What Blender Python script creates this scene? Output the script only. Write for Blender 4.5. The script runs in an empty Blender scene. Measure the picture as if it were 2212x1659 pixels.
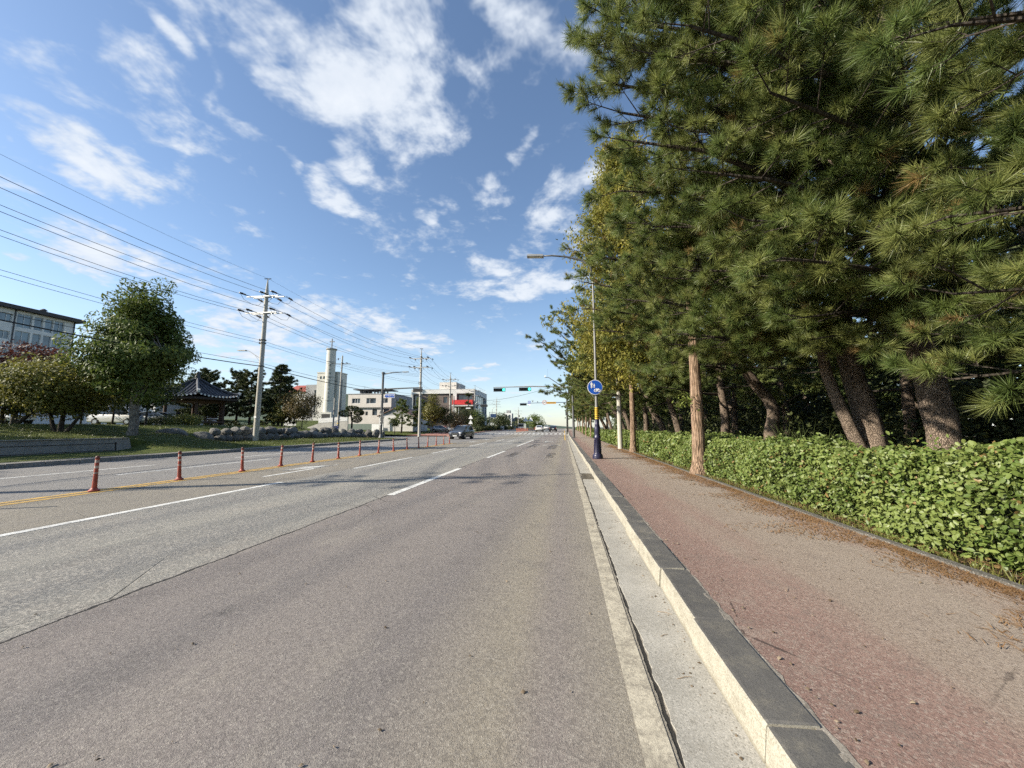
import bpy, math, random
import numpy as np
from mathutils import Vector, Matrix, Euler
R = math.radians
random.seed(7); rng = np.random.default_rng(7)
SC = bpy.context.scene
COL = SC.collection
# ---------------------------------------------------------------- camera
cd = bpy.data.cameras.new('camera'); cam = bpy.data.objects.new('camera', cd); COL.objects.link(cam)
cd.sensor_width = 36; cd.lens = 36*820/2212; cd.clip_start = .05; cd.clip_end = 9000
cam.location = (0, 0, 1.35); cam.rotation_euler = (R(90+6.643), 0, R(7.794))
SC.camera = cam
SC.render.resolution_x = 1024; SC.render.resolution_y = 768
SC.cycles.use_denoising = False
SC.cycles.max_bounces = 4; SC.cycles.diffuse_bounces = 2; SC.cycles.glossy_bounces = 2; SC.cycles.transmission_bounces = 2; SC.cycles.transparent_max_bounces = 6; SC.cycles.use_adaptive_sampling = True; SC.cycles.adaptive_threshold = .02; SC.cycles.caustics_reflective = False; SC.cycles.caustics_refractive = False
SC.view_settings.view_transform = 'Standard'; SC.view_settings.look = 'None'; SC.view_settings.gamma = 1
SC.view_settings.use_curve_mapping = False
SC.view_settings.exposure = 1.05
# ---------------------------------------------------------------- light
SUN_EL = 28.0; SUN_DIR = Vector((-.925, -.38, 0)).normalized()*math.cos(R(SUN_EL)) + Vector((0, 0, math.sin(R(SUN_EL))))
sl = bpy.data.lights.new('sun', 'SUN'); sl.energy = 4.7; sl.angle = R(.53); sl.color = (1, .91, .77)
so = bpy.data.objects.new('sun', sl); COL.objects.link(so)
so.rotation_euler = (-SUN_DIR).to_track_quat('-Z', 'Y').to_euler(); so.location = SUN_DIR*200
W = bpy.data.worlds.new('World'); SC.world = W; W.use_nodes = True
def build_world():
    nt = W.node_tree; N = nt.nodes; L = nt.links; N.clear()
    out = N.new('ShaderNodeOutputWorld'); bg = N.new('ShaderNodeBackground'); bg.inputs[1].default_value = .098
    L.new(bg.outputs[0], out.inputs[0])
    sky = N.new('ShaderNodeTexSky'); sky.sky_type = 'NISHITA'; sky.sun_disc = False
    sky.sun_elevation = R(SUN_EL); sky.sun_rotation = math.atan2(SUN_DIR.x, SUN_DIR.y)
    sky.air_density = 1.0; sky.dust_density = .5; sky.ozone_density = 2.2; sky.altitude = 20
    tc = N.new('ShaderNodeTexCoord'); sep = N.new('ShaderNodeSeparateXYZ'); L.new(tc.outputs['Generated'], sep.inputs[0])
    def M(op, a, b=None, c=None):
        n = N.new('ShaderNodeMath'); n.operation = op
        for i, v in enumerate((a, b, c)):
            if v is None: continue
            if isinstance(v, (int, float)): n.inputs[i].default_value = v
            else: L.new(v, n.inputs[i])
        return n.outputs[0]
    az = M('ARCTAN2', sep.outputs[0], sep.outputs[1]); el = M('ARCSINE', sep.outputs[2])
    # flat cloud layer coordinates, for perspective-true grain
    zz = M('ADD', M('MAXIMUM', sep.outputs[2], 0.0), .16)
    cb = N.new('ShaderNodeCombineXYZ'); L.new(M('DIVIDE', sep.outputs[0], zz), cb.inputs[0]); L.new(M('DIVIDE', sep.outputs[1], zz), cb.inputs[1])
    def noise(vec, sc, det, rough, dist=0, off=(0, 0, 0), stretch=(1, 1, 1), rot=0):
        mp = N.new('ShaderNodeMapping'); mp.inputs[1].default_value = off; mp.inputs[3].default_value = stretch; mp.inputs[2].default_value = (0, 0, rot)
        L.new(vec, mp.inputs[0])
        n = N.new('ShaderNodeTexNoise'); n.inputs['Scale'].default_value = sc; n.inputs['Detail'].default_value = det
        n.inputs['Roughness'].default_value = rough; n.inputs['Distortion'].default_value = dist
        L.new(mp.outputs[0], n.inputs[0]); return n.outputs[0]
    n1 = noise(cb.outputs[0], 2.6, 6, .62, .35)
    n2 = noise(cb.outputs[0], 1.1, 5, .6, .8, (3, 7, 0))
    n3 = noise(cb.outputs[0], 7.0, 4, .62, .3, (1, 2, 4))
    wx = noise(cb.outputs[0], 2.0, 3, .55, 0, (9, 1, 0)); wy = noise(cb.outputs[0], 2.0, 3, .55, 0, (2, 8, 5))
    av = N.new('ShaderNodeCombineXYZ'); L.new(M('ADD', az, M('MULTIPLY', M('SUBTRACT', wx, .5), .30)), av.inputs[0]); L.new(M('ADD', el, M('MULTIPLY', M('SUBTRACT', wy, .5), .20)), av.inputs[1])
    acc = None
    for (a, e, ra, re, rot, k) in CLOUDS:
        mp = N.new('ShaderNodeMapping'); mp.vector_type = 'TEXTURE'
        mp.inputs[1].default_value = (a, e, 0); mp.inputs[2].default_value = (0, 0, rot); mp.inputs[3].default_value = (ra, re, 1)
        L.new(av.outputs[0], mp.inputs[0])
        ln = N.new('ShaderNodeVectorMath'); ln.operation = 'LENGTH'; L.new(mp.outputs[0], ln.inputs[0])
        m = M('MULTIPLY', M('SUBTRACT', 1.0, M('MINIMUM', M('POWER', ln.outputs['Value'], 1.6), 1.6)), k)
        acc = m if acc is None else M('MAXIMUM', acc, m)
    # generic field that carries on beyond the frame
    gen = M('MULTIPLY', M('SUBTRACT', n2, .60), 1.6)
    base = M('MAXIMUM', acc, gen)
    dens = M('ADD', M('MULTIPLY', base, .50), M('MULTIPLY', M('SUBTRACT', n1, .5), 2.0))
    dens = M('ADD', dens, M('ADD', M('MULTIPLY', M('SUBTRACT', n3, .5), 1.15), M('MULTIPLY', M('SUBTRACT', noise(cb.outputs[0], 17, 3, .6, .2, (5, 3, 1)), .5), .6)))
    mr = N.new('ShaderNodeMapRange'); mr.interpolation_type = 'SMOOTHSTEP'; mr.inputs[1].default_value = -.02; mr.inputs[2].default_value = .56
    L.new(dens, mr.inputs[0])
    cover = M('MULTIPLY', mr.outputs[0], .94)
    # pale band of far thin cloud and haze low over the land
    hz = N.new('ShaderNodeMapRange'); hz.interpolation_type = 'SMOOTHSTEP'; hz.inputs[1].default_value = .36; hz.inputs[2].default_value = .0; L.new(el, hz.inputs[0])
    hz2 = M('MULTIPLY', hz.outputs[0], M('ADD', -.08, M('MULTIPLY', n2, .85)))
    cover = M('MAXIMUM', cover, hz2)
    ramp = N.new('ShaderNodeMix'); ramp.data_type = 'RGBA'
    ramp.inputs[6].default_value = (3.3, 3.75, 4.4, 1); ramp.inputs[7].default_value = (4.5, 4.75, 5.1, 1)
    sh = N.new('ShaderNodeMapRange'); sh.inputs[1].default_value = .2; sh.inputs[2].default_value = .9; L.new(M('ADD', M('MULTIPLY', dens, .6), M('MULTIPLY', n3, .6)), sh.inputs[0])
    L.new(sh.outputs[0], ramp.inputs[0])
    mix = N.new('ShaderNodeMix'); mix.data_type = 'RGBA'; L.new(cover, mix.inputs[0])
    L.new(sky.outputs[0], mix.inputs[6]); L.new(ramp.outputs[2], mix.inputs[7])
    L.new(mix.outputs[2], bg.inputs[0])
CLOUDS = [(-0.610, 0.733, 0.354, 0.112, -0.099, 1.15), (-0.524, 0.771, 0.324, 0.112, -0.019, 1.10), (-0.467, 0.849, 0.236, 0.110, -0.132, 1.10), (-0.086, 0.890, 0.251, 0.053, -0.178, 0.75), (-0.576, 0.528, 0.143, 0.044, -0.295, 1.10), (-0.574, 0.605, 0.076, 0.048, -0.380, 0.85), (-0.804, 0.598, 0.063, 0.025, -0.142, 0.95), (-0.710, 0.563, 0.033, 0.021, -0.382, 0.80), (-0.883, 0.663, 0.061, 0.017, -0.875, 0.60), (-0.958, 0.678, 0.035, 0.015, -0.449, 0.60), (-0.979, 0.469, 0.150, 0.046, -0.036, 1.15), (-1.013, 0.427, 0.083, 0.022, 0.171, 0.75), (-1.106, 0.432, 0.019, 0.016, -1.310, 0.80), (-0.985, 0.313, 0.089, 0.033, -0.178, 0.95), (-1.069, 0.276, 0.029, 0.016, 0.038, 0.80), (-0.938, 0.341, 0.075, 0.018, 0.017, 0.70), (-0.155, 0.381, 0.266, 0.054, 0.059, 1.05), (-0.029, 0.509, 0.111, 0.036, 0.012, 0.75), (0.056, 0.611, 0.120, 0.039, 0.150, 0.70), (-0.169, 0.623, 0.128, 0.016, 0.702, 0.50), (-0.335, 0.508, 0.032, 0.018, -0.218, 0.70), (-0.702, 0.234, 0.200, 0.075, 0.175, 0.85), (-0.461, 0.243, 0.184, 0.051, -0.151, 0.75), (-0.789, 0.177, 0.039, 0.031, 0.055, 1.10), (-0.395, 0.305, 0.037, 0.011, 0.076, 0.80), (-0.211, 0.157, 0.054, 0.021, 0.152, 0.80), (-0.882, 0.534, 0.071, 0.009, -0.146, 0.45)]

build_world()
W.cycles.sampling_method = 'MANUAL'; W.cycles.sample_map_resolution = 512
# ---------------------------------------------------------------- helpers
def link(o, parent=None):
    COL.objects.link(o)
    if parent is not None: o.parent = parent
    return o
def tag(o, label=None, cat=None, group=None, kind=None):
    if label: o['label'] = label
    if cat: o['category'] = cat
    if group: o['group'] = group
    if kind: o['kind'] = kind
    return o
def thing(name, label, cat, loc=(0, 0, 0), rz=0, group=None):
    o = bpy.data.objects.new(name, None); o.empty_display_size = .2
    o.location = loc; o.rotation_euler = (0, 0, rz); link(o)
    return tag(o, label, cat, group)
def dup(o, parent=None):
    c = o.copy(); link(c, parent)
    for ch in list(o.children): dup(ch, c)
    return c
class MB:
    def __init__(s): s.v = []; s.f = []; s.m = []; s.mi = 0
    def add(s, vs, fs):
        b = len(s.v); s.v += [tuple(v) for v in vs]
        for f in fs: s.f.append(tuple(b+i for i in f)); s.m.append(s.mi)
        return s
    def box(s, c, d, rot=None, taper=1.0):
        x, y, z = d[0]/2, d[1]/2, d[2]/2
        vs = [Vector((sx*x*(taper if sz > 0 else 1), sy*y*(taper if sz > 0 else 1), sz*z)) for sz in (-1, 1) for sx, sy in ((-1, -1), (1, -1), (1, 1), (-1, 1))]
        if rot is not None:
            m = Euler(rot).to_matrix() if not isinstance(rot, Matrix) else rot
            vs = [m @ v for v in vs]
        c = Vector(c)
        return s.add([v+c for v in vs], [(3, 2, 1, 0), (4, 5, 6, 7), (0, 1, 5, 4), (1, 2, 6, 5), (2, 3, 7, 6), (3, 0, 4, 7)])
    def bx(s, x0, x1, y0, y1, z0, z1): return s.box(((x0+x1)/2, (y0+y1)/2, (z0+z1)/2), (abs(x1-x0), abs(y1-y0), abs(z1-z0)))
    def tube(s, pts, rad, n=8, cap=True):
        pts = [Vector(p) for p in pts]
        if not hasattr(rad, '__len__'): rad = [rad]*len(pts)
        rings = []; up = None
        for i, p in enumerate(pts):
            t = (pts[min(i+1, len(pts)-1)]-pts[max(i-1, 0)])
            t = t.normalized() if t.length > 1e-9 else Vector((0, 0, 1))
            if up is None:
                up = t.orthogonal().normalized()
            else:
                up = (up-t*up.dot(t)); up = up.normalized() if up.length > 1e-6 else t.orthogonal().normalized()
            w = t.cross(up)
            rings.append([p+(up*math.cos(2*math.pi*k/n)+w*math.sin(2*math.pi*k/n))*rad[i] for k in range(n)])
        b = 0; vs = [v for r in rings for v in r]; fs = []
        for i in range(len(pts)-1):
            for k in range(n):
                k2 = (k+1) % n; fs.append((i*n+k, i*n+k2, (i+1)*n+k2, (i+1)*n+k))
        if cap: fs.append(tuple(range(n-1, -1, -1))); fs.append(tuple((len(pts)-1)*n+k for k in range(n)))
        return s.add(vs, fs)
    def cyl(s, p0, p1, r0, r1=None, n=12): return s.tube([p0, p1], [r0, r0 if r1 is None else r1], n)
    def lathe(s, prof, n=16, c=(0, 0, 0)):
        vs = []; fs = []
        for r, z in prof:
            for k in range(n):
                a = 2*math.pi*k/n; vs.append((c[0]+r*math.cos(a), c[1]+r*math.sin(a), c[2]+z))
        for i in range(len(prof)-1):
            for k in range(n):
                k2 = (k+1) % n; fs.append((i*n+k, i*n+k2, (i+1)*n+k2, (i+1)*n+k))
        fs.append(tuple(range(n-1, -1, -1))); fs.append(tuple((len(prof)-1)*n+k for k in range(n)))
        return s.add(vs, fs)
    def prism(s, poly, d0, d1, axis='y'):
        # poly (a,b): axis y -> (x,z) ; axis z -> (x,y) ; axis x -> (y,z)
        def P(a, b, d): return {'y': (a, d, b), 'z': (a, b, d), 'x': (d, a, b)}[axis]
        n = len(poly); vs = [P(a, b, d0) for a, b in poly]+[P(a, b, d1) for a, b in poly]
        fs = [tuple(range(n)), tuple(range(2*n-1, n-1, -1))]+[(i, i+n, (i+1) % n+n, (i+1) % n) for i in range(n)]
        return s.add(vs, fs)
    def mesh(s, name, mats=(), smooth=False, recalc=True):
        me = bpy.data.meshes.new(name); me.from_pydata(s.v, [], s.f)
        for m in mats: me.materials.append(m)
        if len(mats) > 1: me.polygons.foreach_set('material_index', s.m)
        if recalc:
            import bmesh
            bm = bmesh.new(); bm.from_mesh(me); bmesh.ops.recalc_face_normals(bm, faces=bm.faces); bm.to_mesh(me); bm.free()
        if smooth: me.shade_smooth()
        me.update(); return me
    def build(s, name, mat, parent=None, smooth=False, loc=None, recalc=True, sharp=None):
        mats = mat if isinstance(mat, (list, tuple)) else [mat]
        me = s.mesh(name, mats, smooth, recalc)
        if smooth and sharp: me.set_sharp_from_angle(angle=R(sharp))
        o = bpy.data.objects.new(name, me); link(o, parent)
        if loc is not None: o.location = loc
        return o
def meshobj(name, me, parent=None, loc=None):
    o = bpy.data.objects.new(name, me); link(o, parent)
    if loc is not None: o.location = loc
    return o
def tri_mesh(name, V, F, mat, attrs=None):
    """V (n,3) float, F (m,3|4) int, numpy -> mesh; attrs {name: per-vertex float}"""
    me = bpy.data.meshes.new(name); n = len(V); m, k = F.shape
    me.vertices.add(n); me.vertices.foreach_set('co', np.ascontiguousarray(V, dtype=np.float32).ravel())
    me.loops.add(m*k); me.loops.foreach_set('vertex_index', np.ascontiguousarray(F, dtype=np.int32).ravel())
    me.polygons.add(m); me.polygons.foreach_set('loop_start', np.arange(0, m*k, k, dtype=np.int32))
    me.update(calc_edges=True)
    for an, av in (attrs or {}).items():
        a = me.attributes.new(an, 'FLOAT', 'POINT'); a.data.foreach_set('value', np.ascontiguousarray(av, dtype=np.float32))
    me.materials.append(mat); return me
def text_mesh(s, size, mat, name='lettering', extrude=.004):
    cu = bpy.data.curves.new('t', 'FONT'); cu.body = s; cu.size = size; cu.align_x = 'CENTER'; cu.align_y = 'CENTER'; cu.extrude = extrude; cu.resolution_u = 3
    o = bpy.data.objects.new('t', cu); COL.objects.link(o)
    dg = bpy.context.evaluated_depsgraph_get(); me = bpy.data.meshes.new_from_object(o.evaluated_get(dg))
    bpy.data.objects.remove(o); bpy.data.curves.remove(cu)
    me.materials.clear(); me.materials.append(mat); me.name = name; return me
def text(s, size, mat, parent, loc, rot=(R(90), 0, 0), name='lettering', sx=1):
    o = meshobj(name, text_mesh(s, size, mat, name), parent, loc); o.rotation_euler = rot; o.scale = (sx, 1, 1); return o
# ---------------------------------------------------------------- materials
class NT:
    def __init__(s, name):
        s.mat = bpy.data.materials.new(name); s.mat.use_nodes = True; s.nt = s.mat.node_tree; s.N = s.nt.nodes; s.L = s.nt.links
        s.b = s.N['Principled BSDF']; s.pos = None
    def P(s):
        if s.pos is None: s.pos = s.N.new('ShaderNodeNewGeometry').outputs['Position']
        return s.pos
    def objc(s): return s.N.new('ShaderNodeTexCoord').outputs['Object']
    def put(s, sock, v):
        if isinstance(v, (int, float)): sock.default_value = v
        elif isinstance(v, tuple): sock.default_value = v if len(v) != 3 or sock.type != 'RGBA' else (*v, 1)
        else: s.L.new(v, sock)
    def m(s, op, a, b=0.0, c=0.0, clamp=False):
        n = s.N.new('ShaderNodeMath'); n.operation = op; n.use_clamp = clamp
        for i, v in enumerate((a, b, c)): s.put(n.inputs[i], v)
        return n.outputs[0]
    def noise(s, scale, det=4, rough=.6, vec=None, stretch=None, dist=0, rot=None):
        v = vec if vec is not None else s.P()
        if stretch or rot:
            mp = s.N.new('ShaderNodeMapping'); s.L.new(v, mp.inputs[0])
            if stretch: mp.inputs[3].default_value = stretch
            if rot: mp.inputs[2].default_value = rot
            v = mp.outputs[0]
        n = s.N.new('ShaderNodeTexNoise'); n.inputs['Scale'].default_value = scale; n.inputs['Detail'].default_value = det
        n.inputs['Roughness'].default_value = rough; n.inputs['Distortion'].default_value = dist; s.L.new(v, n.inputs[0]); return n.outputs[0]
    def vor(s, scale, vec=None, out='Color', feat='F1'):
        n = s.N.new('ShaderNodeTexVoronoi'); n.feature = feat; n.inputs['Scale'].default_value = scale; s.L.new(vec if vec is not None else s.P(), n.inputs[0]); return n.outputs[out]
    def rng(s, v, a, b, c=0.0, d=1.0, smooth=True):
        n = s.N.new('ShaderNodeMapRange'); n.interpolation_type = 'SMOOTHSTEP' if smooth else 'LINEAR'
        for i, x in enumerate((v, a, b, c, d)): s.put(n.inputs[i], x)
        return n.outputs[0]
    def mix(s, f, a, b, mode='MIX'):
        n = s.N.new('ShaderNodeMix'); n.data_type = 'RGBA'; n.blend_type = mode
        s.put(n.inputs[0], f); s.put(n.inputs[6], a); s.put(n.inputs[7], b); return n.outputs[2]
    def ramp(s, v, stops, const=False):
        n = s.N.new('ShaderNodeValToRGB'); cr = n.color_ramp; cr.interpolation = 'CONSTANT' if const else 'LINEAR'
        while len(cr.elements) < len(stops): cr.elements.new(.5)
        for e, (p, c) in zip(cr.elements, stops): e.position = p; e.color = (*c, 1)
        s.put(n.inputs[0], v); return n.outputs[0]
    def sepx(s, v=None):
        n = s.N.new('ShaderNodeSeparateXYZ'); s.L.new(v if v is not None else s.P(), n.inputs[0]); return n.outputs
    def attr(s, name):
        n = s.N.new('ShaderNodeAttribute'); n.attribute_name = name; return n.outputs['Fac']
    def rand(s): return s.N.new('ShaderNodeObjectInfo').outputs['Random']
    def bump(s, h, strength=.4, dist=.01):
        n = s.N.new('ShaderNodeBump'); n.inputs['Strength'].default_value = strength; n.inputs['Distance'].default_value = dist
        s.L.new(h, n.inputs['Height']); s.L.new(n.outputs[0], s.b.inputs['Normal'])
    def fin(s, col=None, rough=.7, metal=0, spec=.5):
        if col is not None: s.put(s.b.inputs['Base Color'], col)
        s.put(s.b.inputs['Roughness'], rough); s.put(s.b.inputs['Metallic'], metal); s.b.inputs['Specular IOR Level'].default_value = spec
        return s.mat
def simple(name, c, rough=.6, metal=0, var=.12, scale=6, bump=0, spec=.4, grime=None):
    t = NT(name); v = t.objc(); n = t.noise(scale, 5, .65, v)
    lo = tuple(x*(1-var) for x in c); hi = tuple(min(1, x*(1+var)) for x in c)
    col = t.mix(t.rng(n, .3, .7), lo, hi)
    if grime: col = t.mix(t.rng(t.noise(scale*.35, 6, .7, v), .5, .75, 0, grime[1]), col, grime[0])
    if bump: t.bump(t.noise(scale*8, 4, .6, v), bump, .01)
    return t.fin(col, rough, metal, spec)
def emit(name, c, e, base=None):
    t = NT(name); t.b.inputs['Emission Color'].default_value = (*c, 1); t.b.inputs['Emission Strength'].default_value = e
    return t.fin(base or c, .4)
def glass(name, c=(.03, .04, .05), rough=.06):
    t = NT(name); return t.fin(t.mix(t.rng(t.noise(.6, 2, .5), .35, .65), c, tuple(x*2.2 for x in c)), rough, 0, .9)
def rise(y):
    def ss(a, b): t = min(1, max(0, (y-a)/(b-a))); return t*t*(3-2*t)
    return .55*ss(58, 98)+.3*ss(95, 160)

# ================================================================ SETTING
def asphalt():
    t = NT('asphalt'); P = t.P(); xyz = t.sepx(); x = xyz[0]
    wob = t.m('MULTIPLY', t.m('SUBTRACT', t.noise(1.3, 4, .65), .5), .16)
    xs = t.m('ADD', x, wob)
    u = t.rng(xs, -20.0, 1.0, 0, 1, False)
    def q(X): return (X+20)/21
    purple = (.216, .188, .172); tan = (.26, .232, .182); grey = (.245, .240, .210); dk = (.165, .165, .158); far = (.205, .198, .186); ltan = (.225, .203, .160)
    col = t.ramp(u, [(0, far), (q(-13.8), (.205, .200, .19)), (q(-10.2), far), (q(-10.1), ltan), (q(-7.12), ltan), (q(-7.1), grey), (q(-6.3), dk), (q(-5.3), grey), (q(-4.4), dk), (q(-3.62), grey), (q(-3.55), purple), (q(-2.75), (.192, .171, .161)), (q(-1.85), (.232, .203, .184)), (q(-1.0), (.197, .175, .164)), (q(-.35), (.262, .232, .180)), (q(-.1), purple), (q(.3), tan)])
    big = t.noise(.45, 5, .6, stretch=(1, .3, 1)); col = t.mix(t.rng(big, .3, .7, 0, .55), col, t.mix(.5, col, (.17, .162, .155)))
    blot = t.noise(1.7, 5, .75); col = t.mix(t.rng(blot, .5, .72, 0, .5), col, (.125, .113, .107)); pale = t.noise(.8, 5, .75, stretch=(1, .45, 1)); col = t.mix(t.rng(pale, .52, .7, 0, .5), col, (.29, .262, .222)); oil = t.noise(3.3, 3, .5, stretch=(1, .5, 1)); col = t.mix(t.rng(oil, .68, .76, 0, .55), col, (.085, .08, .078))
    # exposed aggregate
    c1 = t.sepx(t.vor(120)); c2 = t.sepx(t.vor(52))
    coarse = t.m('MULTIPLY', t.rng(xs, -3.62, -3.5, 1, 0), t.rng(xs, -7.2, -7.0, 0, 1))
    fl = t.m('MAXIMUM', t.rng(c1[0], .72, .95), t.m('MULTIPLY', t.rng(c2[0], .62, .9), t.m('ADD', .35, t.m('MULTIPLY', coarse, .65))))
    col = t.mix(t.m('MULTIPLY', fl, t.m('ADD', .34, t.m('MULTIPLY', coarse, .26))), col, (.44, .41, .355))
    dkf = t.m('MAXIMUM', t.rng(c1[1], .62, .9), t.m('MULTIPLY', t.rng(c2[1], .7, .9), .7))
    col = t.mix(t.m('MULTIPLY', dkf, .42), col, (.08, .072, .068))
    # cracks: seam between two paving passes, and the joint to the gutter
    w1 = t.m('MULTIPLY', t.m('SUBTRACT', t.noise(2.6, 5, .75), .5), .13)
    w2 = t.m('MULTIPLY', t.m('SUBTRACT', t.noise(6.0, 4, .8), .5), .035)
    seam = t.m('ABSOLUTE', t.m('ADD', t.m('ADD', x, 3.56), w1))
    wd = t.m('ADD', .004, t.m('MULTIPLY', t.noise(1.1, 3, .6), .02))
    sm = t.rng(t.m('SUBTRACT', seam, wd), -.004, .006, 1, 0)
    edge = t.m('ABSOLUTE', t.m('ADD', t.m('SUBTRACT', x, .458), w2)); em = t.rng(edge, .007, .014, 1, 0)
    branch = t.vor(.55, feat='DISTANCE_TO_EDGE', out='Distance')
    bm_ = t.m('MULTIPLY', t.rng(t.m('ADD', branch, t.m('MULTIPLY', w1, .12)), .0, .005, 1, 0), t.m('MAXIMUM', t.m('MULTIPLY', t.rng(seam, .15, .9, .9, 0), t.rng(t.noise(.5, 2), .45, .55)), t.m('MULTIPLY', t.rng(t.noise(.33, 3), .60, .66), .7)))
    long_ = t.m('MULTIPLY', t.rng(t.m('ABSOLUTE', t.m('ADD', t.m('ADD', x, 7.2), t.m('MULTIPLY', w1, .8))), .004, .012, .7, 0), t.rng(t.noise(.35, 2), .42, .55))
    cr = t.m('MAXIMUM', t.m('MAXIMUM', sm, em), t.m('MAXIMUM', bm_, long_))
    col = t.mix(t.m('MULTIPLY', cr, .93), col, (.016, .015, .014))
    h = t.m('SUBTRACT', t.m('ADD', t.m('MULTIPLY', c1[2], .5), t.m('ADD', t.noise(160, 2, .7), t.m('MULTIPLY', c2[2], .5))), t.m('MULTIPLY', cr, 2.5))
    t.bump(h, .75, .006)
    return t.fin(col, .82, 0, .3)
def speckle(name, lo, hi, big, scale=80, fleck=(.5, .48, .42), amt=.5, dark=(.05, .045, .04), bump=.7, bigscale=.8):
    t = NT(name); c = t.sepx(t.vor(scale)); col = t.mix(t.rng(t.noise(bigscale, 6, .65), .35, .65), lo, hi)
    col = t.mix(t.rng(t.noise(bigscale*3.5, 5, .7), .5, .75, 0, .6), col, big)
    col = t.mix(t.m('MULTIPLY', t.rng(c[0], .65, .95), amt), col, fleck); col = t.mix(t.m('MULTIPLY', t.rng(c[1], .65, .9), amt), col, dark)
    t.bump(t.m('ADD', c[2], t.noise(scale*1.8, 3, .7)), bump, .006); return t.fin(col, .85, 0, .3)
def paint(name, c, under=(.17, .16, .15), wear=.5):
    t = NT(name); c2 = t.sepx(t.vor(70)); n = t.noise(5, 7, .75)
    col = t.mix(t.rng(n, .35, .7), c, tuple(x*.82 for x in c))
    w = t.m('MAXIMUM', t.rng(t.m('ADD', n, t.m('MULTIPLY', c2[0], .16)), .62-.14*wear, .74), t.m('MULTIPLY', t.rng(c2[1], .78, .95), .45))
    col = t.mix(t.m('MULTIPLY', w, wear), col, under)
    t.bump(t.m('ADD', c2[2], t.noise(150, 3)), .5, .005); return t.fin(col, .7, 0, .3)
M_asph = asphalt()
M_white = paint('road_white', (.72, .72, .68), wear=.55); M_worn = paint('road_white_worn', (.60, .60, .56), wear=1.0)
M_cream = paint('edge_line_cream', (.46, .42, .33), (.25, .225, .18), 1.0); M_yellow = paint('road_yellow', (.58, .36, .075), (.26, .21, .13), .85)
M_kyel = paint('kerb_yellow', (.62, .38, .04), (.3, .25, .15), .5)
def concrete(name, c, streak=True, dark=(.12, .11, .095), amt=.5):
    t = NT(name); col = t.mix(t.rng(t.noise(1.6, 6, .65), .3, .7), tuple(x*.8 for x in c), tuple(min(1, x*1.12) for x in c))
    col = t.mix(t.rng(t.noise(5, 7, .75, stretch=(1, 1, .25)), .5, .8, 0, amt), col, dark)
    v = t.sepx(t.vor(140)); col = t.mix(t.m('MULTIPLY', t.rng(v[0], .7, .95), .35), col, (.55, .52, .46)); col = t.mix(t.m('MULTIPLY', t.rng(v[1], .75, .95), .4), col, (.09, .085, .07))
    t.bump(t.m('ADD', t.noise(60, 6, .7), t.m('MULTIPLY', v[2], .5)), .45, .006); return t.fin(col, .85, 0, .3)
M_gut = concrete('gutter_concrete', (.34, .325, .285), amt=.6, dark=(.17, .15, .11))
M_conc = concrete('old_concrete', (.26, .25, .23), amt=.75, dark=(.07, .065, .055)); M_conc2 = concrete('pale_concrete', (.46, .45, .42), amt=.35, dark=(.2, .19, .17))
def kerbstone():
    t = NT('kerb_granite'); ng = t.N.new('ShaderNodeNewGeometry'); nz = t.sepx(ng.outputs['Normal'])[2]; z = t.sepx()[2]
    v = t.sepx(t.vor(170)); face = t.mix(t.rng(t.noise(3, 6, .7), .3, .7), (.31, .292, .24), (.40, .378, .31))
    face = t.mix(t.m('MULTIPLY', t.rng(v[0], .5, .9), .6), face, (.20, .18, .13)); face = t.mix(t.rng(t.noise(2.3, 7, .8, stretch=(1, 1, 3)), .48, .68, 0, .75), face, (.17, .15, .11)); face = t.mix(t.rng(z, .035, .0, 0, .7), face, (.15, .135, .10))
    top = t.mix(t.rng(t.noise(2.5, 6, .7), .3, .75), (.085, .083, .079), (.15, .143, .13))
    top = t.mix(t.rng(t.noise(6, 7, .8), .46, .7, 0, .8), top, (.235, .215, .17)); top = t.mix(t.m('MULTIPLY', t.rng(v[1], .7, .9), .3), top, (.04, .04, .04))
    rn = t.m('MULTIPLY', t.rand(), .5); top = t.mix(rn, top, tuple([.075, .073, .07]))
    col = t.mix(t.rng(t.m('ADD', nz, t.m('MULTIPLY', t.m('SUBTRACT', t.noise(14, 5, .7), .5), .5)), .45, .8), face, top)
    t.bump(t.m('ADD', t.noise(70, 5, .7), v[2]), .5, .005); return t.fin(col, .75, 0, .35)
M_kerb = kerbstone()
def pathmat():
    t = NT('path_asphalt'); x = t.sepx()[0]; n = t.noise(.9, 6, .65, stretch=(1.6, .35, 1))
    xs = t.m('ADD', x, t.m('MULTIPLY', t.m('SUBTRACT', n, .5), 1.7))
    col = t.ramp(t.rng(xs, 1, 3.4, 0, 1, False), [(0, (.215, .14, .116)), (.2, (.25, .166, .137)), (.38, (.275, .22, .176)), (.7, (.29, .242, .196)), (.9, (.275, .203, .164)), (1, (.24, .158, .13))])
    c = t.sepx(t.vor(105)); col = t.mix(t.m('MULTIPLY', t.rng(c[0], .6, .95), .5), col, (.37, .315, .265)); col = t.mix(t.m('MULTIPLY', t.rng(c[1], .62, .9), .45), col, (.08, .056, .048))
    col = t.mix(t.rng(t.noise(4, 7, .78), .52, .72, 0, .55), col, (.17, .135, .115)); col = t.mix(t.rng(t.noise(1.3, 7, .78), .55, .7, 0, .5), col, (.31, .26, .215)); ck = t.vor(.7, feat='DISTANCE_TO_EDGE', out='Distance'); col = t.mix(t.m('MULTIPLY', t.rng(t.m('ADD', ck, t.m('MULTIPLY', t.m('SUBTRACT', t.noise(5, 6, .75), .5), .05)), 0, .006, .8, 0), t.rng(t.noise(.4, 2), .5, .58)), col, (.04, .03, .027))
    t.bump(t.m('ADD', c[2], t.noise(130, 3, .7)), .8, .006); return t.fin(col, .85, 0, .3)
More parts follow.
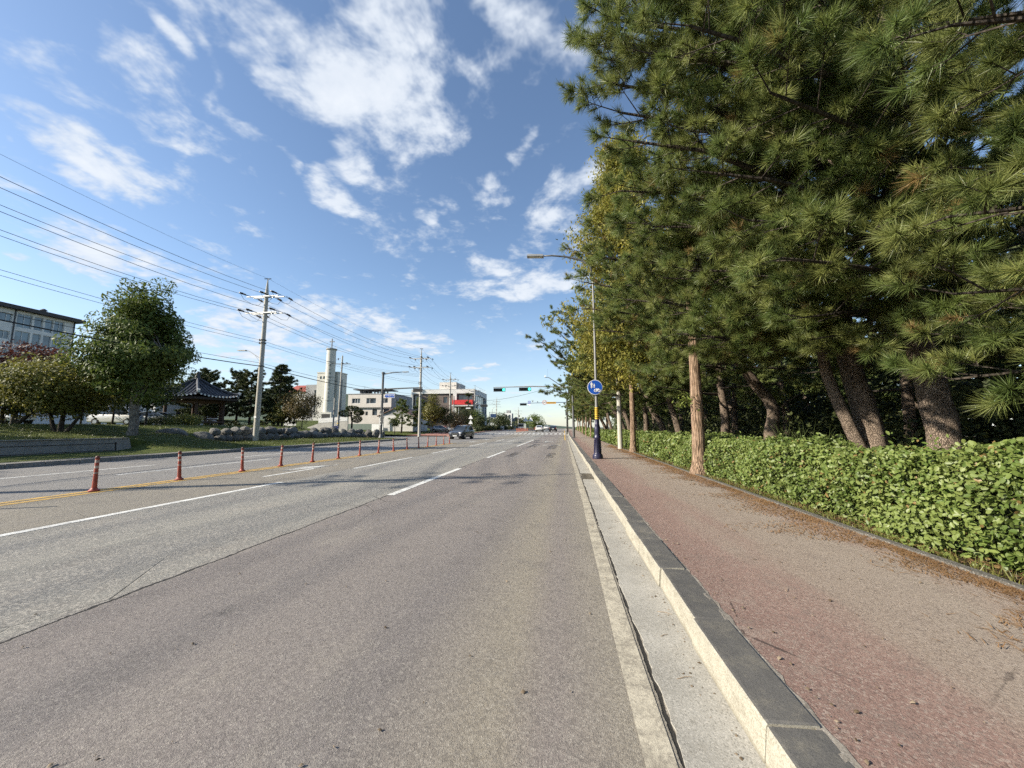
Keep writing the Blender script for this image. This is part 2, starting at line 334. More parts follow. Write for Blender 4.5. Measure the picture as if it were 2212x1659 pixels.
M_path = pathmat()
def grassmat(name, lo, hi, dry=(.19, .15, .07), amt=.4):
    t = NT(name); n = t.noise(1.1, 7, .7); col = t.mix(t.rng(n, .3, .7), lo, hi); col = t.mix(t.rng(t.noise(3.1, 6, .75), .52, .75, 0, amt), col, dry)
    t.bump(t.noise(40, 6, .8), 1, .05); return t.fin(col, .9, 0, .15)
M_grass = grassmat('lawn_green', (.045, .062, .014), (.105, .128, .03)); M_soil = grassmat('grove_floor', (.05, .037, .022), (.095, .07, .04), (.16, .09, .04), .6)
M_land = grassmat('far_land', (.05, .06, .03), (.12, .12, .07)); M_hill = grassmat('far_hill', (.05, .075, .06), (.085, .11, .075), (.10, .115, .085), .4)
M_dirt = concrete('verge_dirt', (.115, .11, .095), amt=.6, dark=(.045, .043, .035))

def sheet(name, xs, ys, zf, mat, thick=None, kind='structure', label=None, cat=None, parent=None):
    V = [(x, y, zf(x, y)) for y in ys for x in xs]; nx = len(xs)
    F = [(j*nx+i, j*nx+i+1, (j+1)*nx+i+1, (j+1)*nx+i) for j in range(len(ys)-1) for i in range(nx-1)]
    mb = MB(); mb.add(V, F); o = mb.build(name, mat, parent, recalc=False)
    if parent is None: tag(o, label, cat, kind=kind)
    return o
YS = [-14, -6, 0, 4, 8, 14, 20, 28, 36, 45, 52, 58, 62, 66, 70, 74, 78, 82, 86, 90, 94, 98, 105, 112, 120, 130, 140, 150, 160, 200, 300, 420]
sheet('ground', [-3500, -1500, -700, -300, -150, -80, -40, -20, 2, 20, 60, 200, 700, 1500, 3500], [-800, -200, -60]+YS+[700, 1200, 2200, 4500], lambda x, y: rise(y)-.07, M_land)
sheet('road', [-19.2, -14, -10, -7, -3.5, -1, .60], YS, lambda x, y: rise(y), M_asph)
sheet('side_road', [-120, -80, -50, -30, -19.19], [45.5, 50, 55, 60.5], lambda x, y: rise(y)-.004+max(0, (-26-x))*.012, M_asph)
gy = list(np.arange(-8, 20, .05))+[y for y in YS if y > 20.5]; gj = {y: (rng.normal()*.004+.007*math.sin(y*3.1)+.006*math.sin(y*9.7+1) if y < 20 else 0) for y in gy}
V = [p for y in gy for p in ((.464+gj[y], y, rise(y)-.004), (.466+gj[y], y, rise(y)+.006), (.62, y, rise(y)+.004), (.79, y, rise(y)+.004))]
mb = MB(); mb.add(V, [(k*4+i, k*4+i+1, k*4+5+i, k*4+4+i) for k in range(len(gy)-1) for i in range(3)]); tag(mb.build('gutter', M_gut, recalc=False), kind='structure')
sheet('footpath', [1.0, 1.8, 2.6, 3.33], YS[:-1], lambda x, y: rise(y)+.150, M_path)
# ---- kerb stones along the footpath
kerb = thing('kerb', 'line of granite kerb stones between the gutter and the red footpath', 'kerb'); kerb['kind'] = 'structure'; del kerb['category']
def kerb_mesh(L, h=.165, w=.225, name='kerb_stone'):
    b = .012; mb = MB(); l = L/2-.004
    prof = [(0, -.06), (.012, h-b), (.012+b*.5, h-.002), (.012+b*1.6, h), (w, h-.003), (w, -.06)]
    pts = [-l, -l+.012]+list(np.linspace(-l+.05, l-.05, 11))+[l-.012, l]; V = []; n = len(prof); m = len(pts)
    for k, y in enumerate(pts):
        s_ = .010 if k in (0, m-1) else (.003 if k in (1, m-2) else max(0, rng.normal()*.0035))
        for (x, z) in prof: V.append((x+s_*(x < .1)*(z > .1), y, z-s_*(z > .1)*(x < .1)-.002*(k in (0, m-1))))
    F = [(k*n+i, k*n+i+1, (k+1)*n+i+1, (k+1)*n+i) for k in range(m-1) for i in range(n-1)]+[tuple(range(n)), tuple(range((m-1)*n, m*n))[::-1]]
    mb.add(V, F); return mb.mesh(name, [M_kerb])
KM = [kerb_mesh(.872, h) for h in (.165, .168, .163, .166, .164)]
y = -.36-.872*8; i = 0
while y < 112:
    o = meshobj('kerb_stone', KM[(i*3) % 5], kerb, (.775+random.uniform(-.011, .011), y, rise(y)+random.uniform(-.009, .006))); o.rotation_euler = (math.atan2(rise(y+.5)-rise(y-.5), 1), random.uniform(-.022, .022), random.uniform(-.013, .013))
    y += .872; i += 1
mb = MB()
V = [(x, yy, rise(yy)+z) for yy in [112, 130, 160, 200, 300, 400] for x, z in ((.775, -.05), (.787, .16), (1.0, .16), (1.0, -.05))]
mb.add(V, [(k*4+i, k*4+i+1, k*4+4+i+1, k*4+4+i) for k in range(5) for i in range(3)]); tag(mb.build('far_kerb', M_kerb, kerb), kind='stuff')
# rough mortar bead behind the kerb and low edging on the hedge side
def bead(name, x0, x1, z0, z1, mat, y0, y1, step, jit, label=None):
    V = []; ys = np.arange(y0, y1, step)
    for yy in ys:
        j = rng.uniform(-jit, jit, 4); r = rise(yy)
        V += [(x0+j[0], yy, r+z0-.05), (x0+j[1]*.6, yy, r+z1+j[2]*.5), (x1+j[3], yy, r+z1), (x1+j[3], yy, r+z0-.05)]
    mb = MB(); mb.add(V, [(k*4+i, k*4+i+1, k*4+5+i, k*4+4+i) for k in range(len(ys)-1) for i in range(3)])
    return tag(mb.build(name, mat), kind='structure')
bead('mortar_joint', .985, 1.025, .11, .153, concrete('mortar', (.24, .215, .18), amt=.9, dark=(.10, .085, .07)), -6, 60, .06, .012)
bead('path_edging', 3.32, 3.40, .10, .178, concrete('edging', (.085, .08, .07), amt=.5, dark=(.04, .035, .03)), -6, 120, .35, .007)
# drain grate in the gutter
g = thing('drain_grate', 'rusty slotted drain grate set in the concrete gutter', 'drain', (.612, 11.1, .002))
mb = MB(); mb.bx(-.15, .15, -.62, -.57, 0, .014).bx(-.15, .15, .57, .62, 0, .014).bx(-.15, -.12, -.57, .57, 0, .014).bx(.12, .15, -.57, .57, 0, .014); M_grate = simple('grate_iron', (.13, .115, .09), .7, .4, .3, 20)
mb.build('frame', M_grate, g); sl_ = MB().bx(-.12, .12, -.018, .018, 0, .012).mesh('slat', [M_grate])
for k in range(13): meshobj('slat', sl_, g, (0, -.5+k*.0833, 0))
# ---- painted markings (4 mm sheets)
def strip(name, x0, x1, y0, y1, mat, label=None, wob=0, z=.004, sk=0):
    n = max(2, int((y1-y0)/1.5)+1); V = []
    for k in range(n):
        yy = y0+(y1-y0)*k/(n-1); j = random.uniform(-wob, wob); dx = sk*(yy-y0)
        V += [(x0+j+dx, yy, rise(yy)+z), (x1+j+dx, yy, rise(yy)+z)]
    mb = MB(); mb.add(V, [(2*k, 2*k+1, 2*k+3, 2*k+2) for k in range(n-1)]); o = mb.build(name, mat, recalc=False)
    return tag(o, kind='structure')
def mark(name, polys, mat, z=.004):
    mb = MB()
    for p in polys: mb.add([(a, b, rise(b)+z) for a, b in p], [tuple(range(len(p)))])
    return tag(mb.build(name, mat, recalc=False), kind='structure')
strip('edge_line', .30, .428, -8, 43.6, M_cream, wob=.008)
strip('yellow_edge_line', -.02, .12, 44, 120, M_kyel, wob=.008)
for x in (-10.22, -9.94): strip('yellow_centre_line', x, x+.17, -10, 34.2, M_yellow, wob=.012)
strip('lane_line', -7.15, -7.0, -8, 8.9, M_white, wob=.004); strip('lane_line', -7.12, -6.98, 12.2, 17.2, M_white)
for y0, y1 in ((20.0, 25.2), (28.4, 35.5), (39.9, 46)): strip('lane_dash', -7.2, -7.05, y0, y1, M_white, sk=-.02)
for y0, y1 in ((-6, -1.0), (7.5, 12.7), (17.35, 22.6), (28.4, 44.5), (105, 110), (120, 125)): strip('lane_dash', -3.60, -3.44, y0, y1, M_white)
strip('far_lane_line', -15.1, -14.97, 2, 12.4, M_white); strip('far_lane_line', -12.98, -12.85, 9.6, 15.5, M_white); strip('far_lane_line', -15.15, -15.02, 15.9, 24, M_white)
strip('far_lane_line', -13.0, -12.87, 19.5, 25, M_white); strip('far_lane_line', -15.15, -15.02, 28, 34, M_white)
strip('turn_lane_line', -8.42, -8.30, 9.8, 12.4, M_white)
mark('turn_arrow', [[(-8.46, 12.0), (-8.34, 12.0), (-8.34, 13.4), (-8.46, 13.4)], [(-8.95, 11.2), (-8.36, 12.3), (-8.40, 13.2), (-9.1, 12.6)]], M_worn)
mark('stop_line', [[(-9.7, 46.3), (.1, 46.3), (.1, 46.75), (-9.7, 46.75)]], M_worn)
for k in range(21):
    x = -17.6+k*.87; o = mark('crossing_stripe', [[(x, 73.5), (x+.45, 73.5), (x+.45, 78), (x, 78)]], M_white)
for k in range(21):
    x = -17.4+k*.87; o = mark('crossing_stripe', [[(x, 84), (x+.45, 84), (x+.45, 87), (x, 87)]], M_worn)
def arrow(cx, y0, left=False, right=False, straight=True, mat=None):
    P = [[(cx-.09, y0), (cx+.09, y0), (cx+.09, y0+3.4), (cx-.09, y0+3.4)]]
    if straight: P.append([(cx-.3, y0+3.2), (cx+.3, y0+3.2), (cx, y0+5)])
    if left: P += [[(cx-.09, y0+1.4), (cx-.09, y0+2), (cx-.5, y0+2.8), (cx-.5, y0+2.2)], [(cx-.45, y0+1.6), (cx-.45, y0+3.3), (cx-.85, y0+2.6)]]
    if right: P += [[(cx+.09, y0+1.4), (cx+.09, y0+2), (cx+.5, y0+2.8), (cx+.5, y0+2.2)], [(cx+.45, y0+1.6), (cx+.45, y0+3.3), (cx+.85, y0+2.6)]]
    mark('lane_arrow', P, mat or M_worn)
arrow(-1.85, 36.5, right=True); arrow(-5.6, 37.5); arrow(-9.0, 36.2, left=True, straight=False); arrow(-9.0, 43, left=True, straight=False)
# worn road lettering across the two lanes
for cx in (-2.9, -1.75, -.65):
    mark('road_lettering', [[(cx-.42, 30.2), (cx-.12, 30.2), (cx-.12, 30.55), (cx-.42, 30.55)], [(cx+.05, 30.1), (cx+.4, 30.1), (cx+.4, 30.5), (cx+.05, 30.5)], [(cx-.1, 30.9), (cx+.3, 30.9), (cx+.3, 31.2), (cx-.1, 31.2)]], M_worn)
for cx in (-6.0, -4.9):
    mark('road_lettering', [[(cx-.3, 32), (cx+.35, 32.6), (cx+.35, 33.2), (cx-.3, 32.5)], [(cx-.25, 33.6), (cx+.3, 33.9), (cx+.3, 34.5), (cx-.25, 34.1)]], M_worn)
def tyremat():
    t = NT('tyre_mark'); m = t.N.new('ShaderNodeMixShader'); tr = t.N.new('ShaderNodeBsdfTransparent')
    f = t.m('MULTIPLY', t.rng(t.noise(3, 6, .75, stretch=(1, .4, 1)), .35, .65), .72); t.L.new(f, m.inputs[0]); t.L.new(tr.outputs[0], m.inputs[1]); t.L.new(t.b.outputs[0], m.inputs[2])
    t.L.new(m.outputs[0], t.N['Material Output'].inputs[0]); return t.fin((.07, .066, .066), .8)
M_tyremark = tyremat()
for x0, y0, x1, y1, w in ((-2.7, 18.2, -2.58, 21.3, .2), (-.82, 17.9, -.76, 20.9, .09), (-.62, 17.9, -.56, 20.9, .09), (-2.55, 26.8, -2.45, 32.7, .14), (-2.2, 27.2, -2.1, 32.5, .10), (-1.05, 25.2, -.95, 31, .13), (-.75, 25.2, -.66, 31, .13), (-3.2, 38, -3.15, 43, .12), (-2.85, 38, -2.8, 43, .12)):
    mark('tyre_mark', [[(x0-w, y0), (x0+w, y0), (x1+w, y1), (x1-w, y1)]], M_tyremark, .006)
# ---- left verge: kerb, strip, lawn bank
def bank(x, y):
    """height of the ground left of the carriageway"""
    def ss(a, b, v): t = min(1, max(0, (v-a)/(b-a))); return t*t*(3-2*t)
    d = -x
    z = .15+.06*ss(18.8, 21.5, d)
    wallish = 1-ss(16.6, 18.6, y)
    za = .86+.12*ss(22.9, 26, d)+.68*ss(25, 34, d)+.2*ss(36, 60, d)
    zb = .2+.16*ss(20, 25.5, d)+.62*ss(25.3, 26.4, d)+.62*ss(26.4, 34, d)+.2*ss(36, 60, d)
    zs = .2+.75*ss(19.5, 25.5, d)+.65*ss(25, 34, d)+.2*ss(36, 60, d)
    k = ss(21, 24.5, y); zr = zs*(1-k)+zb*k
    if d > 22.75: z2 = za*wallish+zr*(1-wallish)
    else: z2 = z*wallish+(.15+(zr-.15)*ss(18.8, 20.5, d))*(1-wallish)
    e = 1-ss(39, 45.5, y)*(1-.75*ss(30, 48, d))
    return (z2-.15)*e+.15
def ring(a, b, n): return list(np.linspace(a, b, n))
LX = sorted(set([-18.82, -19.2, -20, -21, -22, -22.74, -22.76]+ring(-23.2, -30, 20)+ring(-31, -45, 12)+[-50, -60, -80, -120]))
LY = [-30, -15, -5, 0]+ring(3, 45.4, 70)
def bz(x, y):
    n = math.sin(x*1.7+y*.9)*.02+math.sin(x*.6-y*1.3+2)*.03
    return bank(x, y)+(n if x < -23 else 0)
lawn = sheet('lawn', LX, LY, bz, M_grass)
sheet('verge', [-18.81, -19.8], [-30, 0, 10, 20, 30, 40, 45.4], lambda x, y: .158, M_dirt)
# far side corner beyond the side street
def far_bank(x, y): return rise(y)+.13+min(1.6, max(0, (-24-x))*.035)+max(0, min(1.4, (-44-x)*.09))
sheet('far_lawn', [-19.2, -22, -26, -32, -44, -60, -80, -140], [60.6, 63, 70, 80, 100, 140, 200, 400], far_bank, M_grass)
sheet('corner_pavement', [-18.9, -21, -26], [60.4, 66, 80, 110], lambda x, y: far_bank(x, y)+.012 if x > -25 else far_bank(x, y)+.012, simple('red_paving', (.34, .17, .13), .8, 0, .25, 2))
lk = thing('left_kerb', 'dark concrete kerb along the lawn side of the road', 'kerb'); lk['kind'] = 'structure'; del lk['category']
km = MB().bx(0, .3, -.49, .49, -.1, .16).mesh('kerb_stone', [M_conc])
yy = -8
while yy < 44: meshobj('kerb_stone', km, lk, (-18.83+random.uniform(-.01, .01), yy, random.uniform(-.006, .006))); yy += 1.0
fk = MB()
V = [(x-.0*yy, yy, rise(yy)+z) for yy in [60.2]+[y for y in YS if y > 61] for x, z in ((-18.6, -.05), (-18.6, .16), (-18.95, .17), (-18.95, -.05))]
n = len(V)//4; fk.add(V, [(k*4+i, k*4+i+1, k*4+5+i, k*4+4+i) for k in range(n-1) for i in range(3)]+[(0, 1, 2, 3)]); tag(fk.build('far_left_kerb', simple('pink_kerb', (.42, .24, .19), .8, 0, .2, 3)), kind='structure')
# retaining wall
w = thing('retaining_wall', 'long weathered concrete retaining wall below the maple lawn', 'wall', (-22.7, 17.0, 0))
mb = MB(); P = [(0, .1), (.2, .1), (.2, .86), (0, .90)]
mb.prism([(-60, -.05), (.42, -.05), (.18, .82), (-60, .9)], -.12, .12, 'x'); mb.build('wall_body', M_conc, w)
mb = MB()
for z in (.28, .62): mb.prism([(-60, z), (-.35, z-.02), (-.35, z-.045), (-60, z-.025)], .115, .128, 'x')
mb.prism([(-.42, .24), (-.36, .24), (-.40, .66), (-.46, .66)], .115, .128, 'x'); mb.build('form_groove', simple('groove', (.035, .033, .03), .9), w)
MB().prism([(-60, .9), (.14, .82), (.12, .86), (-60, .94)], -.16, .16, 'x').build('coping', M_conc, w)
# distant hills
def hill(name, cx, cy, pts, dep, mat=M_hill):
    mb = MB(); n = len(pts)
    V = [(cx+x, cy, -2) for x, z in pts]+[(cx+x, cy+dep*.5, z) for x, z in pts]+[(cx+x, cy+dep, -2) for x, z in pts]
    mb.add(V, [(r*n+i, r*n+i+1, (r+1)*n+i+1, (r+1)*n+i) for r in range(2) for i in range(n-1)]); return tag(mb.build(name, mat, smooth=True), kind='structure')
hill('hill', -330, 300, [(-260, 0), (-170, 16), (-120, 30), (-70, 37), (-20, 42), (30, 44), (75, 42), (110, 36), (140, 29), (175, 14), (220, 0)], 160)
hill('hill', -60, 2300, [(-500, 6), (-380, 22), (-250, 15), (-130, 30), (-40, 24), (20, 17), (120, 9), (300, 6), (700, 4)], 500)
hill('hill', 900, 2600, [(-900, 3), (-500, 10), (0, 20), (600, 12), (1500, 2)], 500)

# ================================================================ FOLIAGE
def unit(v): return v/np.maximum(np.linalg.norm(v, axis=-1, keepdims=True), 1e-9)
def needles(C, D, K, ln, wd, rg, brush=.2, lo=8, hi=88):
    n = len(C); i = np.repeat(np.arange(n), K); D = unit(D)[i]; C = C[i]; m = n*K
    r = rg.normal(size=(m, 3)); perp = unit(r-(r*D).sum(1, keepdims=True)*D)
    u = rg.random(m); th = np.radians(lo+(hi-lo)*u**.85)[:, None]
    d = unit(D*np.cos(th)+perp*np.sin(th)+np.array([0, 0, .06])); base = C-D*(brush*rg.random(m)*(u**.5))[:, None]
    sc_ = rg.uniform(.62, 1.18, n)[i]; L = (ln*sc_*(.75+.35*rg.random(m))*(1-.25*u))[:, None]; s = unit(np.cross(d, rg.normal(size=(m, 3))))*wd/2
    V = np.empty((m, 3, 3)); V[:, 0] = base-s+d*L*.04; V[:, 1] = base+s+d*L*.04; V[:, 2] = base+d*L
    return V.reshape(-1, 3), np.arange(m*3).reshape(-1, 3), np.repeat(rg.random(n)[i], 3)
def leaves(C, Nn, size, asp, rg, jit=.7, fold=.25, droop=0.):
    """folded six-point leaves: two quads each"""
    m = len(C); Nn = unit(unit(Nn)+rg.normal(size=(m, 3))*jit*.6); r = rg.normal(size=(m, 3))+np.array([0, 0, -droop])
    t = unit(r-(r*Nn).sum(1, keepdims=True)*Nn); b = np.cross(Nn, t)
    L = (size*(.5+.75*rg.random(m)))[:, None]; Wd = L*asp*.5
    P = [(-.5, 0, 0), (-.22, .86, fold), (.2, .95, fold), (.5, 0, 0), (.2, -.95, fold), (-.22, -.86, fold)]
    V = np.empty((m, 6, 3))
    for k, (a, c, h) in enumerate(P): V[:, k] = C+t*L*a+b*Wd*c+Nn*Wd*h
    o = (np.arange(m)*6)[:, None]
    F = np.concatenate([o+np.array([[0, 3, 2, 1]]), o+np.array([[0, 5, 4, 3]])], 0)
    return V.reshape(-1, 3), F, np.repeat(rg.random(m), 6)
def rhombs(C, Nn, size, asp, rg, jit=1., droop=0.):
    m = len(C); Nn = unit(unit(Nn)+rg.normal(size=(m, 3))*jit*.6); r = rg.normal(size=(m, 3))+np.array([0, 0, -droop])
    t = unit(r-(r*Nn).sum(1, keepdims=True)*Nn); b = np.cross(Nn, t); L = (size*(.6+.8*rg.random(m)))[:, None]; Wd = L*asp*.5
    V = np.empty((m, 4, 3)); V[:, 0] = C-t*L*.5; V[:, 1] = C+b*Wd+t*L*.05; V[:, 2] = C+t*L*.5; V[:, 3] = C-b*Wd+t*L*.05
    return V.reshape(-1, 3), np.arange(m*4).reshape(-1, 4), np.repeat(rg.random(m), 4)
def leafmat(name, lo, hi, tip=None, tipamt=.25, trans=.3, rough=.45, vs=.35, spec=.35, dead=0.):
    t = NT(name); a = t.attr('rnd'); oc = t.objc(); n = t.noise(vs, 4, .6, oc)
    col = t.mix(t.rng(a, 0, 1, 0, 1, False), lo, hi)
    if tip: col = t.mix(t.m('MULTIPLY', t.rng(t.m('ADD', n, t.m('MULTIPLY', a, .25)), .52, .72), tipamt), col, tip)
    col = t.mix(t.m('MULTIPLY', t.rng(t.noise(1.7, 3, .6, oc), .35, .7), .45), col, tuple(x*.6 for x in lo))
    if dead: col = t.mix(t.rng(a, 1-dead, 1-dead*.8, 0, .85), col, (.24, .145, .06))
    t.put(t.b.inputs['Base Color'], col); t.put(t.b.inputs['Roughness'], rough); t.b.inputs['Specular IOR Level'].default_value = spec
    tr = t.N.new('ShaderNodeBsdfTranslucent'); t.put(tr.inputs[0], t.mix(.5, col, hi)); mx = t.N.new('ShaderNodeMixShader'); mx.inputs[0].default_value = trans
    t.L.new(t.b.outputs[0], mx.inputs[1]); t.L.new(tr.outputs[0], mx.inputs[2]); t.L.new(mx.outputs[0], t.N['Material Output'].inputs[0]); return t.mat
M_pine = leafmat('pine_needle', (.098, .145, .040), (.21, .262, .074), (.29, .26, .085), .38, .32, .45, .9, .35, .025)
M_pine2 = leafmat('pine_needle_far', (.085, .128, .038), (.178, .225, .064), (.23, .22, .07), .38, .3, .55, .5, .35, .02)
M_dead = leafmat('dead_needle', (.27, .15, .07), (.43, .265, .14), None, 0, .2)
M_meta = leafmat('redwood_leaf', (.165, .178, .034), (.295, .288, .055), (.35, .265, .055), .45, .35, .6, .6)
M_metag = leafmat('redwood_leaf_green', (.08, .105, .02), (.16, .17, .032), (.26, .19, .035), .7, .35, .6, .5)
M_hedge = leafmat('hedge_leaf', (.092, .142, .03), (.195, .252, .064), (.27, .30, .10), .35, .28, .45, 2.2, .35, .03)
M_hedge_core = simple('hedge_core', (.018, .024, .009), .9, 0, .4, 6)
def bark(name, lo, hi, vscale=(1, 1, .4), sc=46, strength=.8):
    t = NT(name); oc = t.objc(); mp = t.N.new('ShaderNodeMapping'); mp.inputs[3].default_value = vscale; t.L.new(oc, mp.inputs[0])
    v = t.vor(sc, mp.outputs[0], 'Distance', 'DISTANCE_TO_EDGE'); n = t.noise(7, 6, .7, oc)
    col = t.mix(t.rng(n, .3, .7), lo, hi); col = t.mix(t.rng(t.m('ADD', v, t.m('MULTIPLY', t.m('SUBTRACT', n, .5), .12)), .0, .16, .7, 0), col, tuple(x*.32 for x in lo))
    t.bump(t.m('ADD', t.rng(v, 0, .22), t.m('MULTIPLY', t.noise(40, 5, .7, oc), .35)), strength, .035); return t.fin(col, .9, 0, .2)
M_bark = bark('pine_bark', (.19, .145, .11), (.33, .26, .20)); M_bark_red = bark('redwood_bark', (.22, .145, .095), (.37, .265, .185), (1, 1, .06), 26, .7)
M_bark_grey = bark('grey_bark', (.16, .145, .12), (.27, .245, .21), (1, 1, .3), 9, .4); M_bark_dark = bark('dark_bark', (.05, .042, .034), (.09, .075, .06), (1, 1, .4), 12, .6)
def trunkmesh(mb, pts, rad, n=12, rough=.08, sub=5, rg=rng):
    P = []; Rr = []; pts = [Vector(p) for p in pts]
    for i in range(len(pts)-1):
        p0 = pts[max(i-1, 0)]; p1 = pts[i]; p2 = pts[i+1]; p3 = pts[min(i+2, len(pts)-1)]
        for k in range(sub):
            t = k/sub; P.append(.5*((2*p1)+(p2-p0)*t+(2*p0-5*p1+4*p2-p3)*t*t+(3*p1-p0-3*p2+p3)*t**3)); Rr.append(rad[i]*(1-t)+rad[i+1]*t)
    P.append(pts[-1]); Rr.append(rad[-1]); b = len(mb.v)
    mb.tube(P, Rr, n)
    lob = rg.normal(size=n)*rough
    for i in range(len(P)):
        for k in range(n):
            q = b+i*n+k; v = Vector(mb.v[q]); f = 1+lob[k]*.7+rg.normal()*rough*.55
            mb.v[q] = tuple(P[i]+(v-P[i])*f)
    return P
def pine_skeleton(rg, trunk, prims, twigs=True, ns=9, tuft_step=None, sub_tufts=2):
    """prims: (start point, azimuth, length, rise angle, upturn) -> wood segments, tuft centres, dirs"""
    wood = []; C = []; D = []; up = np.array([0, 0, 1.])
    for (s, az, L, e, ut) in prims:
        s = np.array(s, float); h = np.array([math.cos(az), math.sin(az), 0]); lat = np.array([-h[1], h[0], 0])
        def pt(t): return s+h*L*math.cos(e)*t+up*(L*math.sin(e)*t+L*ut*t*t)+lat*L*.06*math.sin(t*5+az*3)
        ts = np.linspace(0, 1, 6); wood.append(([pt(t) for t in ts], [.015*L*(1-.85*t)+.006 for t in ts]))
        for j, t in enumerate(np.linspace(.22, 1, max(ns, int(4+L*(ns*.27))))):
            p = pt(t); fw = unit(pt(min(1, t+.05))-pt(t-.05)); sd = (1 if j % 2 else -1)
            a = R(rg.uniform(28, 62))*sd if t < .97 else R(rg.uniform(-12, 12))
            d = unit(fw*math.cos(a)+lat*math.sin(a)+up*rg.uniform(-.45, .5)); ls = (L*.26*(1.2-t)+.34)*rg.uniform(.75, 1.2)
            if twigs: wood.append(([p, p+d*ls*.55+up*.03, p+d*ls+up*.09*ls], [.011, .008, .004]))
            side = unit(np.cross(d, up)); out = unit(d+up*.25)
            C.append(p+d*ls+up*.09*ls); D.append(unit(out+rg.normal(size=3)*.15))
            for q in ((.5, .68, .84, .95) if ls > .7 else (.6, .85)):
                c = p+d*ls*q+up*.09*ls*q
                for sg_ in (-1, 1) if sub_tufts > 1 else (rg.choice([-1, 1]),):
                    d2 = unit(d*rg.uniform(.5, 1.)+side*sg_*rg.uniform(.35, .9)+up*rg.uniform(-.35, .75)); sl_ = rg.uniform(.10, .24)*(1.25-.5*q)*1.3
                    C.append(c+d2*sl_); D.append(d2)
                    if twigs: wood.append(([c, c+d2*sl_], [.006, .004]))
    return wood, np.array(C), np.array(D)
def rand_prims(rg, trunk_at, z0, z1, n, Lmax, bias=None, e0=-.05, e1=.55, prof=None):
    out = []; a = rg.uniform(0, 6.28)
    for i in range(n):
        f = (i+.5)/n; z = z0+(z1-z0)*f; a += 2.4+rg.normal()*.25
        p = prof(f) if prof else (1-.72*f**1.6)*(.8+.2*min(1, f*5)); L = Lmax*p*rg.uniform(.8, 1.12)
        if bias is not None: L *= 1+bias[2]*max(-.6, math.cos(a-math.atan2(bias[1], bias[0])))
        out.append((trunk_at(z), a, L, e0+(e1-e0)*f+rg.normal()*.07, rg.uniform(.0, .12)))
    return out
def add_pine(name, label, loc, trunk, trad, prims, rg, K, ln, wd, mat, group=None, ns=9, sub=2, twigs=True, extra=None, tr_n=12, rough=.09, brush=.14, cat='tree', wmat=None):
    t = thing(name, label, cat, loc, 0, group); wmat = wmat or M_bark
    mb = MB(); trunkmesh(mb, trunk, trad, tr_n, rough, 6, rg); mb.build('trunk', wmat, t, smooth=True)
    for tp, rr in (extra or []): m2 = MB(); trunkmesh(m2, tp, rr, tr_n, rough, 6, rg); m2.build('trunk', wmat, t, smooth=True)
    wood, C, D = pine_skeleton(rg, trunk, prims, twigs, ns, sub_tufts=sub)
    mb = MB()
    for P, r_ in wood: mb.tube(P, r_, 5 if len(P) > 3 else 4, cap=False)
    mb.build('branches', M_bark_dark, t, recalc=False)
    V, F, a = needles(C, D, K, ln, wd, rg, brush); me = tri_mesh('crown', V, F, mat, {'rnd': a})
    tag(meshobj('crown', me, t), kind='stuff'); return t
def lerp_trunk(tr):
    def at(z):
        for a, b in zip(tr[:-1], tr[1:]):
            if a[2] <= z <= b[2]: f = (z-a[2])/(b[2]-a[2]); return tuple(a[i]+(b[i]-a[i])*f for i in range(3))
        return tr[-1]
    return at
GP = 'pines growing behind the clipped hedge'
# --- near pines
def near_pine(seed, loc, tr, rad, nprim, Lmax, zb, label, K=84, bias=(-1, -.3, .25), extra=None, more=(), wd=.0088, ns=8, e1=.6, sub=2, ln=.24):
    rg = np.random.default_rng(seed); at = lerp_trunk(tr); pr = rand_prims(rg, at, zb, tr[-1][2]-.2, nprim, Lmax, bias, -.12, e1)
    for (z, tx, ty, tz) in more:     # branch aimed at a point in world space
        s = at(z); v = (tx-loc[0]-s[0], ty-loc[1]-s[1], tz-loc[2]-s[2]); L = math.sqrt(sum(c*c for c in v)); pr.append((s, math.atan2(v[1], v[0]), L, math.asin(v[2]/L)-.03, .03))
    return add_pine('pine_tree', label, loc, tr, rad, pr, rg, K, ln, wd, M_pine, None, ns, sub, True, extra)
near_pine(11, (6.9, 2.9, .12), [(0, 0, -.2), (.1, .05, 2), (-.1, 0, 5), (.1, .1, 9)], [.34, .3, .22, .05], 16, 3.4, 2.6, 'pine at the open end of the hedge, its boughs hanging over the leaves', 105, wd=.0072, ln=.225,
  more=[(2.6, 4.1, 4.5, 2.75), (2.2, 4.7, 5.3, 1.95), (3.4, 3.6, 4.0, 3.3), (1.9, 5.0, 4.6, 1.75), (3.0, 4.6, 5.0, 2.4), (4.5, 3.2, 3.4, 4.6), (5.5, 2.6, 3.4, 6.0), (6.2, 3.0, 2.2, 6.9), (5.0, 3.6, 3.9, 5.2), (6.5, 4.2, 3.6, 6.6), (4.0, 4.3, 4.3, 4.0)])
